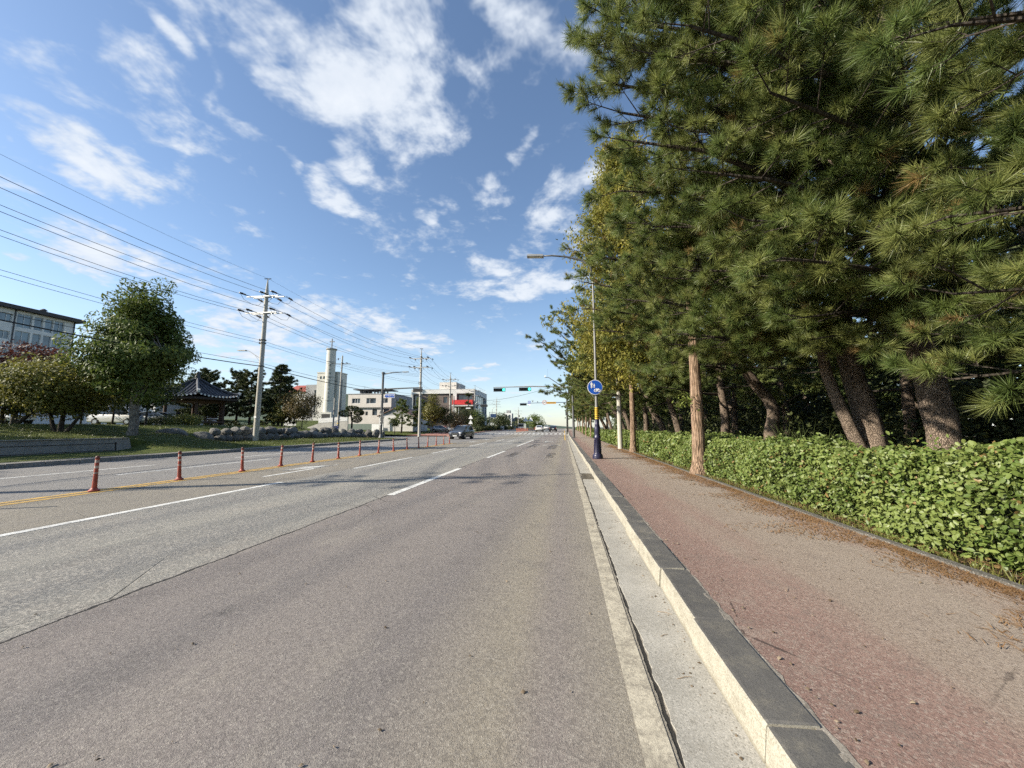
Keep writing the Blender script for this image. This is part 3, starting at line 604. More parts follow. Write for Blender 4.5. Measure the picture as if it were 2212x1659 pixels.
near_pine(12, (6.9, 8.15, .12), [(0, 0, -.2), (.03, -.05, 1.2), (-.12, .0, 3), (-.05, .15, 5.5), (.1, .1, 8), (.1, .2, 10.8)], [.26, .225, .205, .18, .13, .04], 50, 3.9, 2.9, 'stout straight pine with dark flaky trunk and the widest crown over the path',
  more=[(5.4, 1.25, 6.4, 6.3), (6.4, .85, 6.6, 7.6), (7.2, .95, 6.0, 8.3), (8, 1.3, 5.4, 8.8), (5, 2.2, 5.6, 5.2), (4.6, 2.8, 5.6, 4.4), (6.5, 1.9, 4.7, 6.8), (7.5, 2.3, 4.0, 7.4), (4, 3.4, 6.4, 3.8), (8.8, 1.7, 6.6, 10), (5.8, 2.9, 4.7, 5.7), (3.6, 4.0, 6.8, 3.2), (7, 1.6, 5.6, 7.2), (6, 2.1, 5.9, 6.1), (8.4, 2.2, 5.2, 9.2), (6.8, 2.9, 4.6, 7.6), (7.2, .85, 7.0, 8.9), (7.8, .95, 6.6, 9.6), (5.8, 1.1, 6.6, 7.0), (6.6, 1.5, 6.2, 8.0), (3.1, 5.2, 6.7, 2.75), (3.3, 4.7, 7.6, 3.0), (7.4, 1.0, 6.2, 7.9), (8.2, 1.1, 7.2, 9.3)])
t2 = near_pine(13, (6.9, 9.55, .12), [(0, 0, -.2), (-.12, .05, 1.4), (-.35, .1, 2.8), (-.4, .1, 4.2), (-.2, .3, 7), (-.2, .3, 10)], [.25, .22, .195, .17, .12, .04], 46, 3.9, 3.1, 'forked pine with sunlit scaly trunk and a thinner leaning second stem',
  extra=[([(-.15, 0, .1), (-.55, -.05, 1.2), (-.95, -.1, 2.4), (-1.1, -.1, 3.6), (-1.6, -.2, 4.6)], [.14, .12, .11, .09, .05])],
  more=[(4.6, 2.6, 8.0, 4.6), (4, 3.2, 8.6, 3.7), (3.6, 3.9, 9.4, 3.1), (5.5, 1.9, 8.0, 5.6), (6.2, 1.3, 8.3, 6.6), (3.9, 3.9, 8.1, 3.6), (5, 2.9, 8.6, 5.2), (6.8, 2.0, 8.6, 7.4), (4.3, 3.3, 7.9, 4.2), (4, 2.7, 9.5, 4.1), (4.6, 2.4, 9.3, 4.9), (5.5, 2.0, 9.0, 6.0), (3.7, 3.0, 9.6, 3.45), (6.5, 1.6, 9.2, 7.2), (5, 2.2, 9.6, 5.4), (3.4, 4.5, 8.7, 3.0), (3.6, 3.4, 9.0, 3.3), (5.4, 1.5, 9.6, 5.6), (6, 1.3, 9.4, 6.4)])
dead = MB(); dead.tube([(-2.3, -2.1, 5.2), (-2.6, -2.4, 5.0), (-2.95, -2.75, 4.85), (-3.35, -3.0, 4.78)], [.012, .011, .009, .005], 5); dead.tube([(-2.4, -2.2, 5.13), (-2.9, -2.5, 5.12), (-3.05, -2.62, 5.08)], [.007, .006, .004], 4)
db = dead.build('dead_branch', simple('dead_wood', (.36, .27, .19), .9), t2); tag(db, 'bare broken branch hung with brown dead needles')
rgd = np.random.default_rng(5); cc = np.linspace(0, 1, 40)[:, None]*np.array([-.62, -.6, -.32])+np.array([-2.3, -2.1, 5.18]); V, F, a = needles(cc, np.tile([-.2, -.2, -1.], (40, 1)), 14, .15, .006, rgd, .02, 5, 40)
meshobj('dead_needles', tri_mesh('dead_needles', V, F, M_dead, {'rnd': a}), db)
near_pine(14, (6.9, 13.8, .12), [(0, 0, -.2), (-.1, 0, .9), (.05, .05, 1.9), (-.5, 0, 2.8), (-1.1, -.1, 3.8), (-1.3, 0, 5.5), (-1.1, .2, 8.6)], [.22, .20, .185, .17, .14, .11, .04], 34, 3.6, 2.9, 'crook-trunked pine bending over towards the path', 62, wd=.012,
  more=[(3.6, 3.2, 12.6, 3.4), (4.2, 2.8, 12.4, 4.4), (5, 2.6, 12.6, 5.4), (5.5, 2.9, 13.2, 6.4), (4.2, 1.25, 13.3, 4.7), (4.8, .8, 13.0, 5.4), (5.4, .7, 13.4, 6.5), (6.2, .75, 13.2, 7.5), (4.4, 1.6, 13.0, 5.0), (5.8, 1.5, 13.2, 7.0)])
# --- pines along the road, mid detail
def mid_proto(seed, tr, rad, n, Lmax, zb, bias=(-1, -.2, .3), K=40, wd=.022, ln=.27, ns=8, e1=.75):
    rg = np.random.default_rng(seed); at = lerp_trunk(tr); return rand_prims(rg, at, zb, tr[-1][2]-.2, n, Lmax, bias, -.1, e1), rg, K, wd, ln, ns
TR = {'a': ([(0, 0, -.2), (-.3, 0, 1.5), (-.6, .1, 3), (-.7, .1, 6), (-.6, .2, 9.5)], [.19, .16, .14, .09, .03]),
      'b': ([(0, 0, -.2), (.1, .1, 2), (-.1, 0, 4), (0, 0, 7), (.1, .1, 10.4)], [.2, .17, .14, .1, .03]),
      'c': ([(0, 0, -.2), (-.5, -.1, 1.4), (-1.1, -.2, 2.6), (-1.6, -.2, 4.5), (-1.7, 0, 8.2)], [.22, .19, .16, .12, .03])}
MIDS = {}
for k, (seed, n, L, zb) in {'a': (31, 28, 4.0, 2.6), 'b': (32, 30, 4.1, 2.7), 'c': (33, 26, 4.2, 2.8)}.items():
    tr, rad = TR[k]; pr, rg, K, wd, ln, ns = mid_proto(seed, tr, rad, n, L, zb)
    MIDS[k] = add_pine('pine_tree', 'x', (0, 0, 0), tr, rad, pr, rg, K, ln, wd, M_pine2, GP, ns, 2, False, None, 9, .06, .16)
def place(proto, used, loc, rz, sc, label, group):
    o = proto if not used.get(proto.name) else dup(proto); used[proto.name] = 1
    o.location = loc; o.rotation_euler = (0, 0, rz); o.scale = (sc,)*3; tag(o, label, None, group); return o
used = {}
spots = [('b', 7.2, 18.5, .1, 1.0), ('a', 6.3, 21.6, 0, 1.0), ('c', 6.6, 25.2, -.2, 1.05), ('b', 6.0, 29.5, .4, .98), ('a', 5.8, 34, .1, 1.05), ('c', 6.8, 38, -.1, 1.1), ('b', 6.0, 43, .2, 1.05), ('a', 6.0, 48.5, 0, 1.1), ('c', 6.0, 54, .2, 1.1), ('b', 6.4, 60, -.2, 1.1), ('a', 6.2, 67, .1, 1.05), ('b', 6.4, 75, .3, 1.1), ('c', 6.2, 84, 0, 1.05), ('a', 6.6, 94, .2, 1.1), ('b', 6.4, 105, 0, 1.1), ('a', 6.4, 118, .4, 1.15)]
LAB = 'pine in the roadside row beyond the leaning pine'
NL = {18.5: 'pine between the crook-trunked pine and the yellow redwood', 21.6: 'pine just behind the yellow redwood and the pale concrete pole', 25.2: 'bent pine past the pale concrete pole, before the leaning pine', 29.5: 'straight pine growing beside the leaning pine'}
for k, x, y, rz, s in spots: place(MIDS[k], used, (x, y, .1+rise(y)), rz, s, NL.get(y, LAB), GP)
# pine whose bare boughs reach out over the carriageway
rgq = np.random.default_rng(77); tq = [(0, 0, -.2), (-.6, 0, 1.6), (-1.5, -.2, 3.4), (-1.9, -.2, 5.6), (-1.8, 0, 8.6)]; atq = lerp_trunk(tq)
pq = rand_prims(rgq, atq, 3.2, 8.4, 15, 4, (-1, 0, .35), -.1, .7)
for (z, tx, ty, tz) in ((4.6, -1.7, 29.0, 7.4), (5.4, -.7, 29.2, 8.6), (4.2, -.6, 29.4, 6.2), (6.2, -.2, 29.8, 9.6), (3.8, .1, 29.2, 5.2), (7, .6, 30.5, 10)):
    s = atq(z); v = (tx-5.1-s[0], ty-31-s[1], tz+.6-s[2]); L = math.sqrt(sum(c*c for c in v)); pq.append((s, math.atan2(v[1], v[0]), L, math.asin(v[2]/L)-.12, .12))
add_pine('pine_tree', 'leaning pine reaching brush-like boughs out over the carriageway behind the lamp post', (5.1, 31, .1), tq, [.22, .19, .16, .12, .03], pq, rgq, 50, .24, .018, M_pine2, None, 9, 2, True, None, 9, .06, .16)
# --- deeper rows, low detail, seen only as dark trunks and boughs
rgb = np.random.default_rng(90); bt = [(0, 0, -.2), (.1, .1, 2), (-.1, 0, 4), (0, 0, 7), (.1, .1, 10.4)]
bp = add_pine('pine_tree', 'x', (0, 0, 0), bt, [.22, .19, .16, .11, .03], rand_prims(rgb, lerp_trunk(bt), 2.6, 10, 17, 4.0), rgb, 15, .34, .06, M_pine2, None, 5, 2, False, None, 8, .05, .2)
used2 = {}
for row, (X, dy) in enumerate(((11.2, 4.7), (15.6, 5.2), (20.5, 6))):
    y = 1.5+row*1.7
    while y < 62:
        place(bp, used2, (X+random.uniform(-1, 1), y+random.uniform(-.8, .8), .1+rise(y)), random.uniform(0, 6.28), random.uniform(.85, 1.08), 'pine in the shaded rows deep inside the grove', 'pines deep inside the grove'); y += dy
# --- understorey and far wood, an uncountable mass
rgf = np.random.default_rng(3)
def mass(name, n, xr, yr, zf, size, mat, label, cat, seed, asp=.55):
    rg = np.random.default_rng(seed); C = np.stack([rg.uniform(*xr, n), rg.uniform(*yr, n), np.zeros(n)], 1); C[:, 2] = zf(rg, C); V, F, a = rhombs(C, np.tile([-.6, -.3, .6], (n, 1)), size, asp, rg, 1.2)
    return tag(meshobj(name, tri_mesh(name, V, F, mat, {'rnd': a})), label, cat, kind='stuff')
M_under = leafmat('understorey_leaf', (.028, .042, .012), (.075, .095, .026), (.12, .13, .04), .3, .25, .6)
def shrubz(h):
    def f(rg, C): return .1+np.clip(h*(.45+.4*np.sin(C[:, 0]*1.3+C[:, 1]*.7)+.3*np.sin(C[:, 1]*1.9+1)), .2, h)*np.sqrt(rg.random(len(C)))
    return f
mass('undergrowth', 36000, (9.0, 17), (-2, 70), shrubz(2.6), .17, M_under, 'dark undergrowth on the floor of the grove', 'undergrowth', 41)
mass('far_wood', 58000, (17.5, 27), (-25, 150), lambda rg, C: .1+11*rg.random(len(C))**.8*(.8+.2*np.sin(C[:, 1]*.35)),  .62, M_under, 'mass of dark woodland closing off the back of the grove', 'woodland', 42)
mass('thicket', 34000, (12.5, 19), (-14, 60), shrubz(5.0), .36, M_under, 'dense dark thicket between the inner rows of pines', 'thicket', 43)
sheet('grove_floor', [3.40, 5, 8, 14, 24, 60], YS[:-1], lambda x, y: rise(y)+.11+.03*math.sin(x+y*.7), M_soil)
# --- metasequoias in front of the hedge
def redwood(label, x, y, H, r0, zb, Rm, ncl, per, mat, seed, leaf=.13, rough=.05, group=None, trn=14, zc=None):
    rg = np.random.default_rng(seed); z0 = .12+rise(y); t = thing('dawn_redwood', label, 'tree', (x, y, z0), 0, group)
    mb = MB(); trunkmesh(mb, [(0, 0, -.25), (0, 0, .06), (.01, 0, .55), (.03, .01, 2.5), (0, .02, H*.5), (0, 0, H)], [r0*2.1, r0*1.6, r0*1.1, r0*.92, r0*.55, .02], trn, rough, 6, rg); mb.build('trunk', M_bark_red, t, smooth=True)
    C = []; mb = MB()
    for i in range(ncl):
        f = (i+.5)/ncl; z = zb+(H-zb)*f; a = rg.uniform(0, 6.28); L = Rm*(1-.82*f**1.5)*rg.uniform(.6, 1.08)*(.75+.25*min(1, f*6)); d = np.array([math.cos(a), math.sin(a), .12+.35*f])
        p0 = np.array([0, 0, z]); mb.tube([p0, p0+d*L*.5, p0+d*L], [.03*(1-f)+.012, .015, .005], 4, cap=False)
        for q in np.linspace(.3, 1, 6): C.append(p0+d*L*q+rg.normal(size=3)*.14)
    mb.build('branches', M_bark_dark, t, recalc=False); C = np.array(C); m = len(C)
    c = np.repeat(C, per, 0)+rg.normal(size=(m*per, 3))*np.array([.27, .27, .24]); nn = rg.normal(size=c.shape)*.7+np.array([-.3, -.3, .6])
    V, F, a = rhombs(c, nn, leaf, .36, rg, 1.0, 1.4); tag(meshobj('crown', tri_mesh('crown', V, F, mat, {'rnd': a}), t), kind='stuff'); return t
ta = redwood('thick reddish fibrous trunk of the dawn redwood standing in a gap of the hedge', 3.50, 10.75, 13, .155, 5.5, 1.5, 34, 14, M_metag, 51)
rg = np.random.default_rng(8); c = np.array([-.25, -.05, 1.95])+rg.normal(size=(90, 3))*np.array([.17, .12, .10]); V, F, a = rhombs(c, rg.normal(size=c.shape)+np.array([0, -.5, .5]), .10, .42, rg, 1., 1.2); meshobj('side_shoot', tri_mesh('side_shoot', V, F, leafmat('shoot_leaf', (.11, .15, .03), (.2, .24, .05)), {'rnd': a}), ta)['kind'] = 'stuff'
redwood('tall dawn redwood with autumn yellow foliage behind the lamp post', 3.42, 20.0, 16.4, .13, 3.6, 4.0, 210, 60, M_meta, 52, .19)
for k, (y, H) in enumerate(((41, 14.5), (52, 14), (63, 13.5), (75, 13), (88, 13), (102, 12.5))):
    redwood('dawn redwood of the row standing along the far footpath', 3.5, y, H, .13, 3.4, 2.9, 60, 16, M_metag, 60+k, .30, .04, 'dawn redwoods along the far footpath', 8)
# --- clipped hedge
hd = thing('hedge', 'clipped evergreen hedge of small oval leaves along the footpath', 'hedge', (3.6, 0, .12))
def hedge_leaves(y0, y1, dens, size, seed, out=0.):
    rg = np.random.default_rng(seed); L = y1-y0; n = int(dens*L*1.0); m = int(dens*L*.85)
    bump_ = lambda y, s: .07*np.sin(y*1.7+s)+.05*np.sin(y*4.3+2*s)+.04*np.sin(y*9.1+s)
    y = rg.uniform(y0, y1, n); z = 1.0*rg.random(n)**.9; x = .03+.05*np.sin(y*2.3)+.20*np.abs(z-.42)**1.6-.05*np.sin(z*5+y*3)+rg.random(n)**1.4*.26-.05
    C1 = np.stack([x, y, z], 1); N1 = np.tile([-1., -.15, .45], (n, 1))
    y = rg.uniform(y0, y1, m); x = .12+1.0*rg.random(m); z = .95+bump_(y, 1)+.04*np.sin(x*7+y*5)-rg.random(m)**1.4*.2+.04
    C2 = np.stack([x, y, z], 1); N2 = np.tile([-.35, -.1, 1.], (m, 1))
    C = np.concatenate([C1, C2]); Nn = np.concatenate([N1, N2])
    hole = np.sin(C[:, 1]*3.1+C[:, 2]*4)*np.sin(C[:, 1]*7.7-C[:, 2]*6+1)+.5*np.sin(C[:, 1]*13+C[:, 2]*11+2)+rg.normal(size=len(C))*.35
    C[:, 2] *= .965; ok = ~((np.abs(C[:, 1]-10.75) < .3) & (C[:, 0] < .22)) & (hole < 1.25); C[:, 0] += np.clip(hole, 0, 1)*.06; C = C[ok]; Nn = Nn[ok]; C[:, 2] += np.array([rise(v) for v in C[:, 1]]) if y1 > 58 else 0
    return C, Nn, rg
parts = []
for (y0, y1, dens, sz, asp, seed) in ((2.2, 6, 3000, .055, .60, 1), (6, 13, 2000, .061, .60, 2), (13, 26, 600, .10, .62, 3), (26, 50, 200, .18, .7, 4), (50, 120, 70, .30, .7, 5)):
    C, Nn, rg = hedge_leaves(y0, y1, dens, sz, seed); parts.append((C, Nn, sz, asp, rg))
# the three hundred leaves that show largest are objects of their own
C, Nn, sz, asp, rg = parts[0]; dist = np.linalg.norm(C+np.array([3.6, 0, .12])-np.array([0, 0, 1.35]), axis=1)
vis = (C[:, 1] > 3.55) & (C[:, 0] < .2) & (C[:, 1] < 4.9); idx = np.where(vis)[0]; idx = idx[np.argsort(C[idx, 0])][:300]; keep = np.ones(len(C), bool); keep[idx] = False
one = leaves(np.zeros((1, 3)), np.array([[0, 0, 1.]]), .08, .66, np.random.default_rng(2), 0.)
mb = MB(); mb.add([(-.5, 0, 0), (-.25, .26, .06), (.12, .31, .07), (.36, .17, .03), (.5, 0, -.03), (.36, -.17, .03), (.12, -.31, .07), (-.25, -.26, .06), (0, 0, -.01)], [(0, 8, 2, 1), (8, 4, 3, 2), (0, 7, 6, 8), (8, 6, 5, 4)]); lm = mb.mesh('leaf', [M_hedge], recalc=False)
at_ = lm.attributes.new('rnd', 'FLOAT', 'POINT'); at_.data.foreach_set('value', [.7]*9)
for i in idx:
    o = meshobj('leaf', lm, hd, tuple(C[i]+np.array([-.03, 0, 0]))); nrm = Vector(tuple(unit(Nn[i]+rg.normal(size=3)*.7))); q = nrm.to_track_quat('Z', 'Y'); o.rotation_euler = (q @ Euler((0, 0, rg.uniform(0, 6.28))).to_quaternion()).to_euler(); s = .050*rg.uniform(.75, 1.15); o.scale = (s, s, s)
parts[0] = (C[keep], Nn[keep], sz, asp, rg)
Vs, Fs, As, b = [], [], [], 0
for C, Nn, sz, asp, rg in parts:
    V, F, a = leaves(C, Nn, sz, asp, rg, 1.35); Vs.append(V); Fs.append(F+b); As.append(a); b += len(V)
tag(meshobj('foliage', tri_mesh('foliage', np.concatenate(Vs), np.concatenate(Fs), M_hedge, {'rnd': np.concatenate(As)}), hd), kind='stuff')
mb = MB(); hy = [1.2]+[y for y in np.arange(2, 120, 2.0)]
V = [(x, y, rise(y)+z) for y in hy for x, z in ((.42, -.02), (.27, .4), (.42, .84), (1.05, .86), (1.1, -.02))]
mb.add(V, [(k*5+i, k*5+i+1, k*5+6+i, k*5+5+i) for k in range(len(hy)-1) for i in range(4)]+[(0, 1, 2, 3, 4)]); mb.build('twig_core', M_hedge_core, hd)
# tall sprigs and grass blades poking out of the hedge top
rg = np.random.default_rng(23); mb = MB(); VV = []
for k in range(26):
    y = rg.choice([4.1, 5.0, 6.6, 7.0, 8.6, 9.2, 9.5, 12, 12.6])+rg.normal()*.25; x = .3+rg.random()*.5; h = rg.uniform(.1, .24); VV.append((x, y, .95, h))
C = np.concatenate([np.array([[x+rg.normal()*.03, y+rg.normal()*.03, .95+h*q] for q in (.3, .5, .7, .85, 1, 1)]) for x, y, _, h in VV]); V, F, a = leaves(C, np.tile([-.4, -.3, .8], (len(C), 1)), .06, .5, rg, .9); tag(meshobj('sprigs', tri_mesh('sprigs', V, F, M_hedge, {'rnd': a}), hd), kind='stuff')
gb = MB()
for k in range(40):
    y = 8.2+rg.normal()*.5; x = .8+rg.normal()*.15; dx, dy, h = rg.normal()*.22, rg.normal()*.22, rg.uniform(.15, .5); gb.add([(x-.005, y, .85), (x+.005, y, .85), (x+dx, y+dy, .95+h)], [(0, 1, 2)])
gb.build('grass_blades', simple('blade', (.10, .13, .04), .6), hd, recalc=False)['kind'] = 'stuff'
# fallen needles along the path edge
rg = np.random.default_rng(31); n = 19000; y = 2.2+rg.random(n)**1.5*26; cl = .5+.5*np.sin(y*2.1)*np.sin(y*.83+1)+.35*np.sin(y*5.3); xx = 3.34-np.abs(rg.normal(size=n))*(.10+.36*np.clip(cl, .05, 1.2)); far_ = rg.random(n) < .12; xx[far_] = 3.45+rg.random(far_.sum())*.25
C = np.stack([xx, y, .153+rg.random(n)*.012], 1); C[far_, 2] += .02; a = rg.normal(size=n)*.5+1.2; t_ = np.stack([np.cos(a), np.sin(a), rg.normal(size=n)*.06], 1); sd = np.stack([-np.sin(a), np.cos(a), np.zeros(n)], 1); L = (.05+.07*rg.random(n))[:, None]*(1+y[:, None]*.03); wv = .0022*(1+y[:, None]*.2)
V = np.stack([C-sd*wv, C+sd*wv, C+t_*L], 1).reshape(-1, 3); tag(meshobj('fallen_needles', tri_mesh('fallen_needles', V, np.arange(n*3).reshape(-1, 3), M_dead, {'rnd': np.repeat(rg.random(n), 3)})), 'rust brown fallen pine needles drifted along the path edging', 'needles', kind='stuff')
# short weeds at the foot of the hedge
rg = np.random.default_rng(32); n = 3000; C = np.stack([3.42+rg.random(n)*.2, 2.2+rg.random(n)**1.4*24, np.full(n, .13)], 1); d = rg.normal(size=(n, 3))*.5+np.array([-.2, 0, 1]); d = unit(d); L = (.05+.09*rg.random(n))[:, None]; s = unit(np.cross(d, rg.normal(size=(n, 3))))*.006
V = np.stack([C-s, C+s, C+d*L], 1).reshape(-1, 3); tag(meshobj('verge_weeds', tri_mesh('verge_weeds', V, np.arange(n*3).reshape(-1, 3), leafmat('weed', (.10, .12, .03), (.22, .21, .06)), {'rnd': np.repeat(rg.random(n), 3)})), 'thin weeds and grass at the foot of the hedge', 'grass', kind='stuff')

# ================================================================ LEFT GARDEN
def broadleaf(name, label, loc, stems, cz, rad, ncl, per, size, mat, seed, asp=.5, clr=.62, bm=None, group=None, top=0., flat=.8, droop=.6, br=True, inner=.45, cat='tree', rag=.07):
    """stems: list of (pts, radii); crown ellipsoid centre cz (local), radii rad; clumps of small leaves"""
    rg = np.random.default_rng(seed); t = thing(name, label, cat, loc, 0, group); bm = bm or M_bark_dark
    for P, r_ in stems: mb = MB(); trunkmesh(mb, P, r_, 9, .06, 4, rg); mb.build('trunk', bm, t, smooth=True)
    d = unit(rg.normal(size=(ncl, 3))); rr = inner+(1-inner)*rg.random(ncl)**.6; cen = np.array(cz); C = d*rr[:, None]*np.array(rad)
    if top: f = np.clip(C[:, 2]/rad[2], 0, 1); C[:, :2] *= (1-top*f)[:, None]; C[:, 2] *= 1+top*.35*f
    C *= (1+rg.normal(size=(ncl, 1))*rag); C = C+cen
    if br:
        mb = MB(); ends = [np.array(P[-1]) for P, _ in stems]
        for c in C[:: max(1, ncl//40)]:
            e = ends[rg.integers(len(ends))]; m_ = (e+c)/2+np.array([0, 0, -.2]); mb.tube([e, m_, c], [.045, .025, .006], 4, cap=False)
        mb.build('branches', bm, t, recalc=False)
    c = np.repeat(C, per, 0); g = rg.normal(size=c.shape); g = g/np.maximum(1, np.linalg.norm(g, axis=1, keepdims=True)/1.5); c = c+g*clr*np.array([1, 1, flat])
    V, F, a = rhombs(c, unit(c-cen)*.8+np.array([0, 0, .5]), size, asp, rg, 1.1, droop)
    tag(meshobj('crown', tri_mesh('crown', V, F, mat, {'rnd': a}), t), kind='stuff'); return t
M_big = leafmat('keaki_leaf', (.07, .112, .022), (.15, .195, .04), (.20, .20, .045), .35, .3, .6, .25)
M_maple = leafmat('maple_gold', (.13, .14, .03), (.255, .24, .055), (.09, .115, .026), .6, .35, .6, .5)
M_maple2 = leafmat('maple_olive', (.085, .10, .022), (.19, .18, .04), (.05, .06, .016), .6, .3, .6, .5)
M_mred = leafmat('maple_red', (.055, .022, .016), (.14, .045, .028), (.05, .03, .02), .5, .3, .6, .5)
M_dkleaf = leafmat('dark_leaf', (.028, .042, .014), (.075, .095, .026), (.12, .12, .035), .35, .25, .6, .4)
M_shrub = leafmat('shrub_leaf', (.085, .11, .022), (.19, .20, .042), None, 0, .3, .6)
broadleaf('shade_tree', 'tall dense green shade tree with pale trunk on the lawn bank', (-24.75, 18.9, .8), [([(0, 0, -.1), (.02, .05, .8), (-.05, 0, 2.2), (-.3, .1, 4.2)], [.27, .215, .19, .12]), ([(-.05, 0, 2.0), (.6, .2, 3.6), (1.2, .3, 5)], [.2, .13, .06])], (-.45, .3, 5.45), (2.55, 2.5, 3.1), 200, 200, .22, M_big, 201, .36, .44, M_bark_grey, None, .36, .8, 1.2, True, .25, 'tree', .14)
broadleaf('maple_tree', 'multi-stemmed maple with golden brown autumn crown on the lawn', (-28.3, 18.0, .9), [([(0, 0, -.1), (-.45, 0, .35), (-1.0, .1, 1.3)], [.14, .11, .07]), ([(0, 0, -.1), (.02, 0, .6), (.1, 0, 1.6)], [.15, .12, .07]), ([(.05, 0, -.1), (.5, .1, .5), (1.1, .2, 1.4)], [.11, .09, .05])], (-.2, .2, 2.85), (2.4, 2.3, 1.5), 130, 130, .15, M_maple, 202, .6, .5)
broadleaf('maple_tree', 'olive green maple with low forked stems at the lawn end', (-35.2, 19.6, .95), [([(0, 0, -.1), (.8, .1, .6), (1.9, .2, 1.5)], [.15, .12, .07]), ([(0, 0, -.1), (-.2, 0, .8), (-.4, .1, 1.8)], [.14, .11, .06])], (.5, .2, 2.9), (2.6, 2.4, 1.45), 130, 120, .16, M_maple2, 203, .6, .5)
broadleaf('maple_tree', 'dark red maple showing above the other two maples', (-44, 25, 1.5), [([(0, 0, -.1), (.1, 0, 1.6), (.2, 0, 3)], [.2, .16, .1])], (.3, 0, 4.4), (3.2, 3, 2.2), 120, 110, .2, M_mred, 204, .6, .55)
for k, (x, y, H) in enumerate(((-36, 7.5, 9), (-43, 12, 9.5), (-33, 1, 8))):
    broadleaf('shade_tree', 'green shade tree on the upper lawn before the apartment block', (x, y, bank(x, y)), [([(0, 0, -.1), (0, 0, 1.5), (.1, 0, H*.5)], [.26, .2, .1])], (0, 0, H*.6), (3.5, 3.5, H*.38), 80, 40, .3, M_big, 210+k, .5, .6, M_bark_grey, 'trees on the upper lawn')
# smaller dark trees and shrubs round the pavilion
def small(name, label, x, y, H, r, mat, seed, n=60, per=60, size=.25, stem=.3, z=None, group=None, top=0., clr=None, flat=.8, sr=.09):
    z = bank(x, y) if z is None else z
    return broadleaf(name, label, (x, y, z), [([(0, 0, -.1), (.05, 0, H*stem*.6), (0, .05, H*stem*1.3)], [sr, sr*.8, sr*.5])], (0, 0, H*(.5+stem*.5)), (r, r, H*(.5-stem*.5)), n, per, size, mat, seed, .5, clr or r*.24, None, group, top, flat)
small('shade_tree', 'dark small tree with bare trunk left of the big shade tree', -41.5, 30, 5.2, 2.2, M_dkleaf, 221)
small('shade_tree', 'slim dark tree between the shade tree and the pavilion', -37.3, 29.5, 4.8, 1.9, M_dkleaf, 222)
small('shade_tree', 'dark tree in front of the parked cars', -46.5, 31, 5, 2.4, M_dkleaf, 223)
def shrub(label, x, y, rx, ry, h, mat, seed, n=60, per=50, size=.12, z=None, group=None):
    return broadleaf('shrub', label, (x, y, (bank(x, y) if z is None else z)-.05), [([(0, 0, 0), (0, 0, h*.3), (0, 0, h*.5)], [.04, .03, .02])], (0, 0, h*.42), (rx, ry, h*.5), n, per, size, mat, seed, .5, .2, None, group, 0, 1, .1, False, .3, 'shrub')
shrub('yellow-green clipped shrub in front of the pavilion', -37.8, 33.5, 1.7, 1.2, 1.25, M_shrub, 231, 80, 60)
shrub('darker green shrub beside the yellow-green clipped one', -40.6, 34, 1.6, 1.2, 1.2, M_dkleaf, 232, 70, 50)
for k in range(5): shrub('low dark shrub of the row behind the pavilion lawn', -47.5+k*2.7, 46.5+.3*k, 1.6, 1, 1.2, M_dkleaf, 240+k, 40, 40, .2, None, 'shrubs behind the pavilion')
# conifers behind the pavilion
M_pine3 = leafmat('pine_needle_dark', (.035, .052, .02), (.08, .10, .032), (.12, .115, .04), .35, .2, .6, .5)
rgc = np.random.default_rng(55)
def conifer(name, label, x, y, H, Lm, zb, seed, z=None, n=40, K=24, ln=.36, wd=.075, mat=None, cone=True, group=None, ns=6, tr=.18):
    rg = np.random.default_rng(seed); tr_ = [(0, 0, -.2), (.08, .05, H*.35), (0, 0, H*.7), (.05, 0, H)]; z = bank(x, y) if z is None else z
    pr = rand_prims(rg, lerp_trunk(tr_), zb, H-.15, n, Lm, None, -.15, .45, (lambda f: (1-.86*f)) if cone else None)
    return add_pine(name, label, (x, y, z), tr_, [tr, tr*.8, tr*.5, .03], pr, rg, K, ln, wd, mat or M_pine2, group, ns, 2, False, None, 8, .05, .2, wmat=M_bark_dark)
conifer('pine_tree', 'spire-topped conifer beside the concrete power pole', -41, 50, 9.5, 2.5, 1.4, 301, None, 42, 16, .38, .10, M_pine3)
for k, (x, y, H, lab) in enumerate(((-53, 50, 8.4, 'bushy pine behind the left eave of the pavilion'), (-48.8, 51, 8.3, 'bushy pine behind the pavilion roof top'), (-45.2, 49.5, 8.3, 'bushy pine just right of the pavilion, left of the spire-topped conifer'), (-57.5, 53, 8, 'bushy pine farthest behind the pavilion beside the parked van'), (-50.6, 46.8, 7.4, 'lower bushy pine pressed against the back of the pavilion'), (-43.2, 53.5, 8.2, 'bushy pine filling the gap left of the spire-topped conifer'))): conifer('pine_tree', lab, x, y, H, 2.9, 2.0, 310+k, None, 32, 16, .38, .10, M_pine3, False)
small('maple_tree', 'rounded brownish green maple left of the church tower', -37.2, 50, 6.2, 2.5, leafmat('maple_brown', (.06, .062, .018), (.125, .095, .026), (.17, .10, .03), .5, .3, .6, .5), 331, 90, 60, .22, .32)
small('shade_tree', 'small bright green tree under the brownish maple', -40.0, 49, 3.4, 1.4, M_metag, 332, 40, 40, .18, .35)
